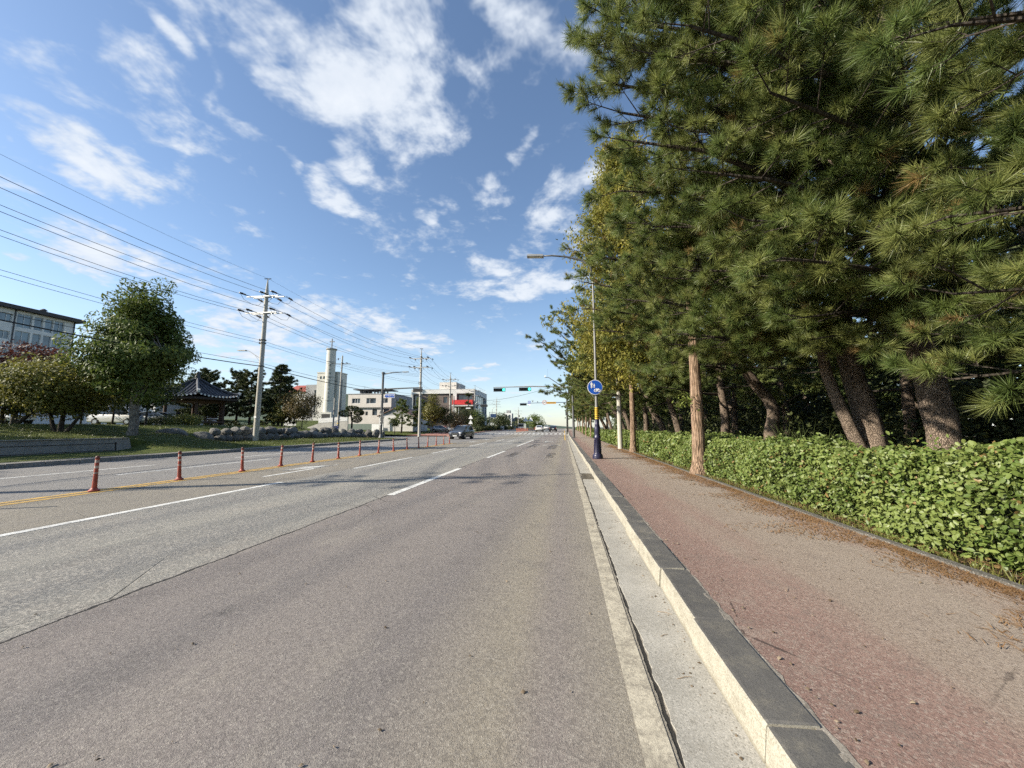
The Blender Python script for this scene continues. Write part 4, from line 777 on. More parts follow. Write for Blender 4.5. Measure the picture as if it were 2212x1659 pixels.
# topiary pine with separate foliage pads
tp = thing('topiary_pine', 'clipped topiary pine with separate cloud-like pads by the corner', 'tree', (-33.1, 56, 1.0)); mb = MB(); trunkmesh(mb, [(0, 0, -.3), (.05, 0, 1.2), (-.1, 0, 2.2), (.05, 0, 3.3)], [.16, .13, .11, .05], 8, .05); mb.tube([(-.1, 0, 2.1), (-.8, 0, 2.5)], [.06, .04], 5); mb.tube([(0, 0, 1.3), (.7, 0, 1.7)], [.06, .04], 5); mb.tube([(0, 0, 2.3), (.9, 0, 2.6)], [.06, .04], 5); mb.build('trunk', M_bark_dark, tp, smooth=True)
for k, (px, pz, rx, rz_) in enumerate(((-1.15, 2.65, 1.05, .5), (.0, 3.45, 1.0, .38), (1.15, 2.75, .75, .42), (.85, 1.75, .75, .5))):
    rg = np.random.default_rng(340+k); d = unit(rg.normal(size=(420, 3)))*np.array([rx, .75, rz_]); V, F, a = needles(d+np.array([px, 0, pz]), d+np.array([0, 0, .4]), 12, .2, .035, rg, .1); meshobj('foliage_pad', tri_mesh('foliage_pad', V, F, M_dkleaf, {'rnd': a}), tp)['kind'] = 'stuff'
# trees on the far corner and beyond
GF = 'trees beyond the side street'
def fz(x, y): return far_bank(x, y)
conifer('pine_tree', 'layered garden pine before the low white house', -30.2, 68, 6.2, 2.2, 1.6, 351, fz(-30.2, 68), 24, 18, .34, .06, None, True)
small('topiary_pine', 'little clipped pine in front of the layered garden pine', -29.9, 64.5, 2.6, .9, M_dkleaf, 356, 30, 40, .16, .5, fz(-29.9, 64.5))
conifer('pine_tree', 'dark pine close behind the second concrete pole', -27.4, 70, 6.6, 2, 1.4, 352, fz(-27.4, 70), 22, 18, .34, .06, M_pine2)
small('shade_tree', 'yellow-green columnar tree before the building with the red awning', -24.5, 69, 7.2, 1.75, leafmat('gold_green', (.10, .105, .02), (.2, .18, .035), None, 0, .3), 353, 90, 55, .24, .26, fz(-24.5, 69), None, .35)
small('shade_tree', 'dark green tree right of the yellow-green columnar one', -22.4, 70.5, 5.2, 1.6, M_dkleaf, 354, 60, 50, .22, .28, fz(-22.4, 70))
small('maple_tree', 'dark reddish bushy tree behind the parked grey SUV lane', -22.0, 76, 4.2, 1.8, leafmat('plum', (.04, .03, .015), (.085, .065, .025), None, 0, .25), 355, 60, 40, .25, .3, fz(-22, 76))
for k, (x, y, H, r, m_) in enumerate(((-27.8, 99, 5.6, 2.6, M_dkleaf), (-25.4, 101, 6.4, 2.4, M_dkleaf), (-23.0, 100, 5.2, 2.2, M_big), (-21.6, 96, 3.6, 1.3, M_dkleaf))): small('shade_tree', ['broad dark tree below the red awning, left of the speed warning triangles', 'tallest dark tree below the glazed side of the awning building', 'round tree right of the warning triangle post', 'low dark conifer-like bush below the glazed corner'][k], x, y, H, r, m_, 360+k, 60, 40, .3, .22, fz(x, y))
for k in range(9):
    y = 92+k*7; shrub('clipped dark roadside shrub of the far left verge', -20.6-.03*k, y, 1.3, 3.6, 1.5, M_dkleaf, 380+k, 36, 30, .35, rise(y)+.1, 'far roadside shrubs')
small('shade_tree', 'broad dark tree behind the curved street lamp far down the road', -25, 150, 6.2, 4.0, M_dkleaf, 391, 60, 40, .5, .12, rise(150))
small('shade_tree', 'rounded green tree behind the white double triangle sign', -11.6, 152, 5.6, 3.5, M_big, 392, 80, 40, .45, .10, rise(150))
for k, (x, y) in enumerate(((-34, 160), (-40, 140), (-30, 185), (-22, 200))): small('shade_tree', 'far dark tree lining the left side where the road vanishes', x, y, 6, 4, M_dkleaf, 395+k, 40, 30, .7, .12, rise(150), 'far trees on the left')
# ---- boulder wall along the bank
def stone_mat():
    t = NT('boulder'); oc = t.objc(); n = t.noise(1.6, 7, .7, oc); rn = t.rand(); col = t.mix(rn, (.11, .107, .098), (.22, .215, .195)); col = t.mix(t.rng(n, .4, .7, 0, .8), col, (.06, .058, .053)); col = t.mix(t.rng(t.noise(4, 6, .75, oc), .55, .75, 0, .6), col, (.34, .325, .29))
    t.bump(t.noise(5, 7, .7, oc), .9, .08); return t.fin(col, .9, 0, .2)
M_stone = stone_mat(); import bmesh
def stone_mesh(seed):
    rg = np.random.default_rng(seed); bm = bmesh.new(); bmesh.ops.create_icosphere(bm, subdivisions=2, radius=1); pl = unit(rg.normal(size=(9, 3))); dd = rg.uniform(.62, .92, 9)
    for v in bm.verts:
        p = np.array(v.co)
        for n_, d_ in zip(pl, dd):
            s_ = p@n_
            if s_ > d_: p = p-n_*(s_-d_)*.9
        v.co = p*(1+rg.normal()*.025)
    me = bpy.data.meshes.new('stone'); bm.to_mesh(me); bm.free(); me.materials.append(M_stone); return me
SM = [stone_mesh(400+k) for k in range(7)]
sw = thing('boulder_wall', 'dry-laid row of grey boulders holding up the lawn bank', 'wall', (-25.8, 24, 0))
rg = np.random.default_rng(44); y = 22.4
while y < 44.2:
    s = rg.uniform(.44, .78); x = -26.6+min(1, max(0, (y-23)/3))*1.0 - .25*math.sin(y*.4)+.8*max(0, (y-34)/10)
    tiers = 1 if y < 24.5 or rg.random() < .25 else 2
    for k in range(tiers):
        ss_ = s*(1.25 if tiers == 1 else rg.uniform(.8, 1)); o = meshobj('stone', SM[rg.integers(7)], sw, (x+25.8-k*.38+rg.normal()*.06, y-24+rg.normal()*.06, bank(-24.6, y)+.2+k*.5+.05*(tiers == 1))); o.scale = (ss_*.8, ss_*1.05, ss_*rg.uniform(.62, .82)); o.rotation_euler = (rg.normal()*.25, rg.normal()*.25, rg.uniform(0, 6.28))
    y += s*1.35
sb = thing('boulder_cluster', 'upright pale boulders at the corner end of the lawn', 'rocks', (-24.3, 45, .12))
for k, (x, y, s) in enumerate(((0, 0, .75), (.9, .3, .8), (1.7, .2, .62), (-.9, .1, .6))): o = meshobj('stone', SM[k], sb, (x, y, .35)); o.scale = (s*.75, s*.6, s); o.rotation_euler = (.1*k, 0, k)
# grass tufts so the lawn edge is not a clean line
rg = np.random.default_rng(47); n = 44000; X = -rg.uniform(19.8, 34, n); Y = rg.uniform(10.5, 44.5, n); ok = ~((X > -23.0) & (Y < 17.6)); X = X[ok]; Y = Y[ok]; n = len(X); Z = np.array([bz(a, b) for a, b in zip(X, Y)]); C = np.stack([X, Y, Z-.01], 1); d = unit(rg.normal(size=(n, 3))*.45+np.array([0, 0, 1.])); L = rg.uniform(.04, .13, n)[:, None]; s = unit(np.cross(d, rg.normal(size=(n, 3))))*.014
V = np.stack([C-s, C+s, C+d*L], 1).reshape(-1, 3); tag(meshobj('lawn_grass', tri_mesh('lawn_grass', V, np.arange(n*3).reshape(-1, 3), leafmat('grass_blade', (.055, .078, .016), (.125, .145, .034), (.18, .15, .06), .4), {'rnd': np.repeat(rg.random(n), 3)})), 'short lawn grass covering the bank', 'grass', kind='stuff')
# ---- tiled pavilion
pv = thing('pavilion', 'open wooden garden pavilion with grey tiled hexagonal roof', 'pavilion', (-45, 41, bank(-45, 41)), R(8))
M_wood = simple('dark_timber', (.07, .042, .028), .75, 0, .3, 4); M_tile = simple('roof_tile', (.05, .052, .058), .55, 0, .35, 3, .2); M_tend = simple('tile_end', (.62, .62, .60), .7, 0, .15, 8)
M_rblk = simple('roof_underside', (.035, .024, .018), .8)
RP, RE, ZE, ZA = 3.1, 4.75, 3.45, 5.75
for k in range(6):
    a = R(60*k+12); x, y = RP*math.cos(a), RP*math.sin(a); MB().cyl((x, y, .1), (x, y, 3.2), .17, .15, 10).build('post', M_wood, pv, smooth=True, sharp=40); MB().box((x, y, .08), (.6, .6, .24), (0, 0, a)).build('plinth_stone', M_conc2, pv)
hexp = lambda r: [(r*math.cos(R(60*k+12)), r*math.sin(R(60*k+12))) for k in range(6)]
MB().prism(hexp(3.35), .42, .62, 'z').build('floor_deck', M_wood, pv); MB().prism(hexp(3.3), 2.95, 3.2, 'z').build('ring_beam', M_wood, pv)
for k in range(6):
    a0, a1 = hexp(3.1)[k], hexp(3.1)[(k+1) % 6]
    for z in (.85, 1.12): MB().cyl((*a0, z), (*a1, z), .04, .04, 6).build('rail', M_wood, pv)
roof = MB(); nr = 7; prof = [(RE*(1-t)+.25*t, ZE+(ZA-ZE)*(t**1.35)) for t in np.linspace(0, 1, nr)]
V = []
for r_, z in prof:
    for k in range(6):
        for q in range(4):
            t = q/4; p0 = Vector((*hexp(r_)[k], 0)); p1 = Vector((*hexp(r_)[(k+1) % 6], 0)); p = p0.lerp(p1, t); lift = .34*(abs(t-.5)*2)**2.2*(r_/RE)**2; V.append((p.x, p.y, z+lift))
F = [(i*24+k, i*24+(k+1) % 24, (i+1)*24+(k+1) % 24, (i+1)*24+k) for i in range(nr-1) for k in range(24)]; roof.add(V, F); ro = roof.build('roof', M_tile, pv, smooth=True, sharp=35)
MB().prism(hexp(RE-.15), ZE-.3, ZE-.04, 'z').build('eaves_board', M_rblk, pv)
tm = {}
for k in range(6):
    h = hexp(1.0); p0 = Vector((*h[k], 0)); p1 = Vector((*h[(k+1) % 6], 0)); mid = (p0+p1)/2; n_ = mid.normalized(); s_ = (p1-p0).normalized(); half = RE*.5
    for j in range(11):
        u_ = (j-5)/5.5*half*.97; t_end = 1-abs(u_)/half*.985
        pts = []
        for q in np.linspace(0, t_end*.93, 6):
            ap = (RE*(1-q)+.25*q)*math.cos(R(30)); z = ZE+(ZA-ZE)*(q**1.35)+.34*(abs(u_)/(half*(1-q)+.12*q+1e-3))**2.2*(1-q)**2*.9+.05; pts.append(n_*ap+s_*u_+Vector((0, 0, z)))
        MB().tube(pts, .075, 5).build('tile_row', M_tile, ro); e = pts[0]; MB().cyl(e-n_*-.015, e+n_*.05, .105, .105, 10).build('end_tile', M_tend, ro)
    cr = []
    for q in np.linspace(0, .98, 8): r_ = RE*(1-q)+.25*q; cr.append((h[k][0]*r_, h[k][1]*r_, ZE+(ZA-ZE)*(q**1.35)+.36*(1-q)**2+.16))
    MB().tube(cr, [.16]*7+[.1], 6).build('hip_ridge', M_tile, ro); c0 = Vector(cr[0]); MB().box(c0+Vector((0, 0, .12)), (.26, .26, .34), (0, .3, R(60*k+12))).build('ridge_end_tile', M_tend, ro)
MB().lathe([(.34, 0), (.38, .15), (.22, .3), (.3, .5), (.16, .7), (.2, .85), (.06, 1.1)], 12, (0, 0, ZA-.05)).build('finial', M_tile, pv, smooth=True)

# ================================================================ STREET FURNITURE
M_red = simple('post_red', (.33, .07, .042), .55, 0, .3, 7, .1, .4, ((.16, .05, .04), .6)); M_band = simple('faded_band', (.42, .33, .28), .6, 0, .4, 25); M_pcap = simple('post_cap', (.16, .055, .045), .6, 0, .3, 9)
M_grey = simple('grey_steel', (.32, .32, .31), .45, .3, .12, 3); M_dgrey = simple('dark_pole', (.105, .108, .108), .5, .2, .2, 2, 0, .4, ((.2, .19, .17), .5)); M_galv = simple('galvanised', (.48, .48, .46), .45, .4, .15, 4); M_black = simple('signal_black', (.018, .018, .018), .5)
def pole_concrete():
    t = NT('pole_concrete'); oc = t.objc(); col = t.mix(t.rng(t.noise(1.2, 6, .7, oc, stretch=(1, 1, .3)), .3, .7), (.33, .315, .27), (.47, .45, .395)); t.bump(t.noise(40, 4, .6, oc), .3, .005); return t.fin(col, .8, 0, .3)
M_pole = pole_concrete(); M_ins = simple('insulator', (.05, .045, .045), .4); M_wire = simple('cable', (.03, .03, .032), .6)
# delineator posts
dp = thing('delineator_post', 'slim faded red delineator post standing on the yellow centre line', 'post', (0, 0, 0), 0, 'red delineator posts on the centre line')
MB().lathe([(.115, 0), (.12, .02), (.075, .05), (.06, .075)], 14).build('base', M_red, dp, smooth=True, sharp=40)
MB().lathe([(.058, .06), (.055, .1), (.046, .4), (.043, .69), (.042, .70)], 14).build('tube', M_red, dp, smooth=True, sharp=40)
for z in (.38, .52, .64): MB().lathe([(.0475-.008*(z-.3), z-.035), (.0475-.008*(z-.3), z+.02)], 14).build('reflective_band', M_band, dp, smooth=True, sharp=40)
MB().lathe([(.046, .69), (.047, .72), (.035, .745), (.01, .75)], 14).build('cap', M_pcap, dp, smooth=True)
PY = [7.06, 8.89, 10.87, 12.52, 14.27, 16.0, 17.85, 19.75, 21.61, 23.55, 25.46, 27.2, 29.15, 31.0, 32.7]
for i, y in enumerate([5.1, 3.2]+PY):
    o = dp if i == 0 else dup(dp); o.location = (-10.02+random.uniform(-.03, .03), y, .008); o.rotation_euler = (random.uniform(-.08, .06), random.uniform(-.05, .08), random.uniform(0, 6)); o.scale = (.8, .8, random.uniform(.97, 1.02))
M_or = simple('post_orange', (.52, .14, .055), .55, 0, .2, 7)
fp = thing('delineator_post', 'small orange delineator post in the long row beyond the crossing', 'post', (0, 0, 0), 0, 'orange delineator posts beyond the crossing'); MB().lathe([(.11, 0), (.07, .05), (.05, .08)], 8).build('base', M_or, fp); MB().lathe([(.05, .07), (.045, .8), (.02, .83)], 8).build('tube', M_or, fp)
for i in range(46):
    y = 90+i*1.75; o = fp if i == 0 else dup(fp); o.location = (-11.2+.012*(y-90), y, rise(y)+.004)
strip('yellow_centre_line', -11.55, -11.35, 88, 175, M_yellow, sk=.012); strip('yellow_centre_line', -11.1, -10.9, 88, 175, M_yellow, sk=.012)
# lamp post with the shared-path sign
M_navy = simple('navy_cast_iron', (.022, .020, .050), .35, .1, .2, 6, .1, .5); M_blue = simple('sign_blue', (.012, .085, .42), .4, 0, .05, 4); M_swhite = simple('sign_white', (.78, .78, .76), .5, 0, .05, 4); M_syel = simple('sleeve_yellow', (.62, .40, .03), .5); M_stripe = simple('sleeve_black', (.02, .02, .018), .6)
lp = thing('street_lamp', 'tall street lamp on an ornate navy cast base with yellow striped sleeve', 'street lamp', (1.30, 15.62, .15))
MB().lathe([(.205, 0), (.21, .06), (.195, .1), (.20, .13), (.175, .17), (.15, .2), (.145, .22), (.125, .55), (.118, .78), (.135, .80), (.14, .84), (.125, .87), (.105, .93), (.11, 1.0), (.118, 1.1), (.105, 1.22), (.085, 1.3), (.092, 1.33), (.09, 1.37), (.078, 1.40), (.072, 1.56)], 20).build('ornate_base', M_navy, lp, smooth=True, sharp=50)
for k in range(10):
    a = k*math.pi/5; rl = MB().box((.138*math.cos(a), .138*math.sin(a), .49), (.012, .035, .5), (0, -.04, a)); rl.build('flute', M_navy, lp)
for k in range(9): z = .3+k*.055; a = R(-100); MB().box((.145*math.cos(a), .145*math.sin(a), z), (.07, .012, .03)).build('cast_letter_block', M_navy, lp)
sv = MB().cyl((0, 0, 1.56), (0, 0, 2.03), .075, .072, 16).build('yellow_sleeve', M_syel, lp, smooth=True, sharp=40)
for k in range(5): MB().lathe([(.0775, 0), (.0775, .028)], 16, (0, 0, 1.62+k*.085)).build('sleeve_band', M_stripe, sv)
MB().tube([(0, 0, 2.0), (0, 0, 4.5), (-.02, 0, 7.6)], [.058, .048, .036], 14).build('shaft', simple('lamp_shaft', (.20, .20, .19), .55, .2), lp, smooth=True, sharp=60)
MB().tube([(-.02, 0, 7.5), (-.12, 0, 8.0), (-.5, 0, 8.28), (-1.1, 0, 8.46), (-1.7, 0, 8.55), (-2.1, 0, 8.56)], [.04, .042, .045, .04, .035, .03], 10).build('arm', M_dgrey, lp, smooth=True)
MB().box((-2.42, 0, 8.57), (.72, .26, .085), (0, .06, 0), .9).build('luminaire', M_grey, lp)
MB().box((-2.42, 0, 8.523), (.55, .2, .012), (0, .06, 0)).build('lens', simple('lamp_lens', (.55, .55, .5), .3), lp)
sg = thing('shared_path_sign', 'round blue sign with walking adult, child and bicycle', 'sign', (1.25, 15.52, 2.99), R(4))
MB().cyl((0, .012, 0), (0, .02, 0), .305, .305, 40).build('backing', M_grey, sg); MB().cyl((0, 0, 0), (0, .012, 0), .302, .302, 40).build('rim', M_swhite, sg); MB().cyl((0, -.004, 0), (0, 0, 0), .283, .283, 40).build('disc', M_blue, sg)
def fig(cx, cz, s, y=-.009, name='adult_pictogram'):
    mb = MB(); mb.cyl((cx, y, cz+.44*s), (cx, y+.004, cz+.44*s), .06*s, .06*s, 12)
    mb.prism([(cx-.08*s, cz+.36*s), (cx+.08*s, cz+.36*s), (cx+.19*s, cz+.08*s), (cx+.13*s, cz+.06*s), (cx+.09*s, cz+.2*s), (cx+.09*s, cz-.36*s), (cx+.02*s, cz-.36*s), (cx, cz-.02*s), (cx-.03*s, cz-.36*s), (cx-.1*s, cz-.36*s), (cx-.09*s, cz+.2*s), (cx-.15*s, cz+.04*s), (cx-.2*s, cz+.07*s)], y, y+.004); return mb.build(name, M_swhite, sg)
fig(-.135, .075, .30); fig(-.03, .045, .2, name='child_pictogram')
bk = MB(); yb = -.009
for cx in (.02, .155):
    ring_ = [(cx+.052*math.cos(a), yb, -.135+.052*math.sin(a)) for a in np.linspace(0, 2*math.pi, 17)]; bk.tube(ring_, .011, 5, cap=False)
for a, b in (((.02, -.135), (.075, -.135)), ((.075, -.135), (.13, -.075)), ((.02, -.135), (.055, -.075)), ((.055, -.075), (.13, -.075)), ((.055, -.075), (.075, -.135)), ((.155, -.135), (.125, -.055)), ((.105, -.05), (.145, -.055)), ((.04, -.06), (.075, -.06))): bk.cyl((a[0], yb, a[1]), (b[0], yb, b[1]), .009, .009, 5)
bk.build('bicycle_pictogram', M_swhite, sg); MB().cyl((-.17, .02, -.27), (.0, .08, -.45), .008, .008, 5).build('stay_wire', M_galv, sg)
# white boundary post by the hedge
wp = thing('marker_pole', 'pale concrete pole standing in front of the hedge past the yellow redwood', 'pole', (3.22, 23.0, .13)); MB().cyl((0, 0, 0), (0, 0, 3.4), .15, .13, 12).build('shaft', M_pole, wp, smooth=True, sharp=50); MB().cyl((0, 0, 3.4), (0, 0, 7.8), .13, .11, 12).build('upper_shaft', M_pole, wp, smooth=True, sharp=50)
# traffic signals
M_green = emit('signal_green', (.05, 1.0, .62), 2.4); M_lensd = simple('dark_lens', (.03, .028, .025), .35)
def signal_head(parent, x, y, z, lit=True, back=False, W=1.5):
    h = bpy.data.objects.new('signal_head', None); link(h, parent); h.location = (x, y, z)
    if back: h.rotation_euler = (0, 0, math.pi)
    MB().box((0, 0, 0), (W, .16, .42)).build('housing', M_black, h); n = 4; d = W/n
    for k in range(n):
        cx = -W/2+d*(k+.5); on = lit and k == n-1
        MB().cyl((cx, -.085, 0), (cx, -.10, 0), .15, .15, 16).build('lens', M_green if on else M_lensd, h)
        vz = MB(); P = [(cx+.165*math.cos(a), .165*math.sin(a)) for a in np.linspace(R(-10), R(190), 9)]
        for (a, b), (c, e) in zip(P[:-1], P[1:]): vz.add([(a, -.08, b), (c, -.08, e), (c, -.30, e), (a, -.30, b)], [(0, 1, 2, 3)])
        vz.build('visor', M_black, h, recalc=False)
    return h
def pole_base(parent, r=.13):
    mb = MB(); mb.box((0, 0, .015), (.5, .5, .03))
    for k in range(4): a = k*math.pi/2+.785; mb.prism([(r*.7, 0), (.26, 0), (r*.7, .26)], -.012, .012)
    mb.build('base_plate', M_dgrey, parent)
    mb = MB()
    for k in range(4):
        a = k*math.pi/2+.785; m3 = Matrix.Rotation(a, 3, 'Z'); P = [m3 @ Vector(p) for p in ((r*.8, -.012, .02), (.27, -.012, .02), (r*.8, -.012, .3), (r*.8, .012, .02), (.27, .012, .02), (r*.8, .012, .3))]; mb.add(P, [(0, 1, 2), (5, 4, 3), (1, 4, 5, 2)])
    mb.build('gusset', M_dgrey, parent)['kind'] = 'stuff'
g1 = thing('signal_mast', 'grey signal mast with two green lights over the lanes before the crossing', 'traffic light', (1.14, 47.3, .15)); pole_base(g1)
MB().tube([(0, 0, 0), (-.03, 0, 3.2), (-.08, 0, 9.0)], [.155, .14, .10], 14).build('mast', M_dgrey, g1, smooth=True, sharp=60); MB().tube([(-.05, 0, 6.25), (-5, 0, 6.42), (-10.0, 0, 6.36)], [.10, .075, .05], 10).build('arm', M_grey, g1, smooth=True, sharp=60)
signal_head(g1, -9.2, -.1, 6.02); signal_head(g1, -5.95, -.1, 6.06); sh_ = signal_head(g1, -.45, .25, 5.75, False, False, .8); sh_.rotation_euler = (0, 0, R(75))
g2 = thing('camera_gantry', 'far signal mast carrying the 60 sign and enforcement camera', 'traffic light', (.77, 84.8, rise(84.8)+.15)); pole_base(g2); zo = -rise(84.8)-.15
MB().tube([(0, 0, 0), (0, 0, 7.6)], [.13, .10], 12).build('mast', M_dgrey, g2, smooth=True, sharp=60); MB().tube([(0, 0, 7.05+zo), (-5, 0, 7.0+zo), (-10.6, 0, 6.9+zo)], [.09, .07, .05], 8).build('arm', simple('blue_arm', (.10, .14, .24), .5), g2, smooth=True, sharp=60); signal_head(g2, -9.8, -.1, 6.62+zo, False)
s60 = MB().cyl((-5.05, -.12, 7.07+zo), (-5.05, -.1, 7.07+zo), .49, .49, 28).build('speed_sign', simple('sign_red', (.32, .03, .03), .5), g2); MB().cyl((-5.05, -.128, 7.07+zo), (-5.05, -.12, 7.07+zo), .40, .40, 28).build('face', M_swhite, s60); text('60', .62, M_black, s60, (-5.05, -.135, 7.07+zo))
ye = MB().box((-3.55, -.11, 6.95+zo), (2.05, .02, .42)).build('enforcement_board', simple('board_amber', (.60, .32, .02), .5), g2); text('신호과속단속', .33, M_black, ye, (-3.55, -.125, 6.95+zo))
be = MB().box((-8.45, -.11, 7.1+zo), (.6, .02, .62)).build('turn_sign', M_blue, g2); MB().prism([(-8.65, 6.9+zo), (-8.57, 6.9+zo), (-8.57, 7.2+zo), (-8.35, 7.2+zo), (-8.35, 7.0+zo), (-8.43, 7.0+zo), (-8.31, 6.86+zo), (-8.19, 7.0+zo), (-8.27, 7.0+zo), (-8.27, 7.29+zo), (-8.65, 7.29+zo)], -.13, -.121).build('arrow_mark', M_swhite, be); MB().box((-8.45, -.11, 6.6+zo), (.6, .02, .34)).build('supplementary_plate', M_swhite, g2)
MB().prism([(-7.95, 7.5+zo), (-7.5, 7.5+zo), (-7.72, 7.1+zo)], -.1, .1).build('enforcement_camera', simple('camera_grey', (.2, .22, .22), .5), g2); MB().box((-6.6, 0, 7.2+zo), (.2, .3, .2)).build('sensor_box', M_dgrey, g2)
cm = thing('camera_mast', 'bent-arm mast with small white camera and whip antenna over the road', 'camera mast', (.47, 66, .38)); MB().tube([(0, 0, 0), (0, 0, 6.6), (-.1, 0, 7.5), (-1.0, 0, 8.35), (-3.0, 0, 9.75), (-3.7, 0, 9.8)], [.11, .09, .075, .07, .06, .05], 10).build('bent_mast', M_dgrey, cm, smooth=True); MB().box((-3.65, 0, 9.98), (.22, .3, .3)).build('camera', M_swhite, cm); MB().cyl((-3.2, 0, 9.8), (-3.2, 0, 11.3), .015, .01, 5).build('antenna', M_dgrey, cm)
pd = thing('pedestrian_signal_pole', 'slim pole with pedestrian signal boxes at the far crossing', 'traffic light', (.55, 72, rise(72)+.15)); MB().cyl((0, 0, 0), (0, 0, 4.6), .07, .06, 10).build('pole', M_grey, pd); MB().box((-.14, 0, 3.9), (.3, .22, .9)).build('signal_box', M_black, pd); MB().box((0, -.05, 4.7), (.14, .14, .7)).build('control_cap', M_swhite, pd)
# left corner signal mast, arm seen from behind
g3 = thing('signal_mast', 'dark corner signal mast with lamp arm, blue street sign and dark signal', 'traffic light', (-22.08, 43.9, .14)); MB().lathe([(.34, 0), (.3, .06), (.17, .3), (.15, .5)], 14).build('flared_base', M_dgrey, g3, smooth=True); MB().tube([(0, 0, .3), (0, 0, 7.9)], [.15, .13], 14).build('mast', M_dgrey, g3, smooth=True, sharp=60); MB().cyl((0, 0, 7.85), (0, 0, 8.1), .2, .2, 12).build('mast_cap', M_dgrey, g3)
MB().tube([(.1, 0, 7.85), (1.2, 0, 8.02), (2.6, 0, 8.07)], [.08, .06, .045], 8).build('lamp_arm', M_dgrey, g3, smooth=True); MB().box((2.9, 0, 8.07), (.75, .28, .09)).build('luminaire', M_grey, g3)
MB().tube([(0, 0, 5.95), (2.5, 0, 6.05), (5.1, 0, 6.12)], [.11, .085, .06], 10).build('signal_arm', M_dgrey, g3, smooth=True, sharp=60); MB().cyl((.3, 0, 5.96), (.42, 0, 5.97), .17, .17, 12).build('flange', M_dgrey, g3); signal_head(g3, 4.5, .05, 5.8, False, True, 1.15)
MB().cyl((0, 0, 5.42), (1.7, 0, 5.42), .035, .035, 6).build('sign_bracket', M_grey, g3)
sn = MB().prism([(.28, 5.12), (.42, 5.38), (1.62, 5.38), (1.62, 4.9), (.42, 4.9)], -.06, -.04).build('street_name_sign', M_swhite, g3); MB().prism([(.36, 5.12), (.46, 5.335), (1.575, 5.335), (1.575, 4.945), (.46, 4.945)], -.068, -.061).build('sign_field', M_blue, sn); text('수목바다로', .25, M_swhite, sn, (1.05, -.075, 5.17)); text('Badaro', .1, M_swhite, sn, (1.05, -.075, 5.0))
for k in range(4): MB().lathe([(.17, 0), (.18, .02), (.17, .04)], 12, (0, 0, 1.6+k*.42)).build('strap', M_galv, g3)
MB().cyl((0, -.1, 3.1), (0, .02, 3.1), .24, .24, 16).build('round_plate_back', M_dgrey, g3); MB().box((.18, -.1, 2.4), (.25, .06, 1.3)).build('notice_board', M_dgrey, g3)
g4 = thing('signal_mast', 'left mast beyond the SUV with signal and arm before the awning building', 'traffic light', (-23.7, 80, far_bank(-23.7, 80))); MB().cyl((0, 0, 0), (0, 0, 7.9), .13, .1, 10).build('mast', M_dgrey, g4); MB().cyl((0, 0, 5.9), (7.4, 0, 5.95), .09, .06, 8).build('arm', M_dgrey, g4); signal_head(g4, 6.7, 0, 5.65, False, True); MB().cyl((1.0, .3, 0), (1.0, .3, 5.4), .09, .08, 8).build('second_post', M_grey, g4); MB().box((3.2, 0, 5.2), (1.0, .1, .22)).build('sign_plate', M_swhite, g4)
# school-zone style triangles and far signs
def tri_sign(label, x, y, z0, zs, s, name='warning_sign', n=1):
    t = thing(name, label, 'sign', (x, y, z0)); MB().cyl((0, 0, 0), (0, 0, zs+s), .05, .045, 8).build('post', M_grey, t)
    for k in range(n): MB().prism([(-s*.55, zs-k*s*1.25), (s*.55, zs-k*s*1.25), (0, zs+s-k*s*1.25)], -.06, -.04).build('triangle_plate', M_swhite, t)
    return t
tri_sign('post with two white triangle signs under the dark tree', -22.9, 92, far_bank(-22.9, 92), 3.0, 1.0, n=2)
dt = thing('warning_sign', 'pair of white triangles on one post before the rounded green tree', 'sign', (-12.0, 128, rise(128))); MB().cyl((0, 0, 0), (0, 0, 3.4), .06, .06, 8).build('post', M_grey, dt)
for k in (-1, 1): MB().prism([(k*.85-.85, 3.0), (k*.85+.85, 3.0), (k*.85, 4.5)], -.06, -.03).build('triangle_plate', M_swhite, dt)
bs = thing('hanging_sign', 'small pale blue board hanging by the awning building corner', 'sign', (-25.3, 128, rise(128))); MB().cyl((0, 0, 0), (0, 0, 6.2), .08, .08, 8).build('post', M_grey, bs); MB().box((1.3, 0, 4.9), (2.0, .08, 1.2)).build('board', simple('board_blue', (.42, .47, .66), .5), bs); MB().cyl((0, 0, 6), (2.4, 0, 6.05), .05, .05, 6).build('bracket', M_grey, bs)
# curved street lamps on the left
def lamp_left(label, x, y, z, H, arm=2.0):
    t = thing('street_lamp', label, 'street lamp', (x, y, z)); MB().cyl((0, 0, 0), (0, 0, H), .1, .07, 8).build('shaft', M_grey, t); MB().tube([(0, 0, H-.2), (.5, 0, H+.35), (1.2, 0, H+.6), (arm, 0, H+.62)], [.06, .05, .045, .04], 6).build('arm', M_grey, t); MB().box((arm+.25, 0, H+.6), (.6, .22, .09)).build('luminaire', M_grey, t); return t
lamp_left('street lamp with curved arm before the far broad dark tree', -28.5, 150, rise(150), 8.4, 3); lamp_left('street lamp rising in front of the red awning', -24.6, 104, far_bank(-24.6, 104), 7.6, 1.8)
sl2 = thing('utility_pole', 'slim bare pole left of the small crossarm pole', 'pole', (-37.5, 58, 1.2)); MB().cyl((0, 0, 0), (0, 0, 5.1), .13, .1, 10).build('shaft', M_pole, sl2)
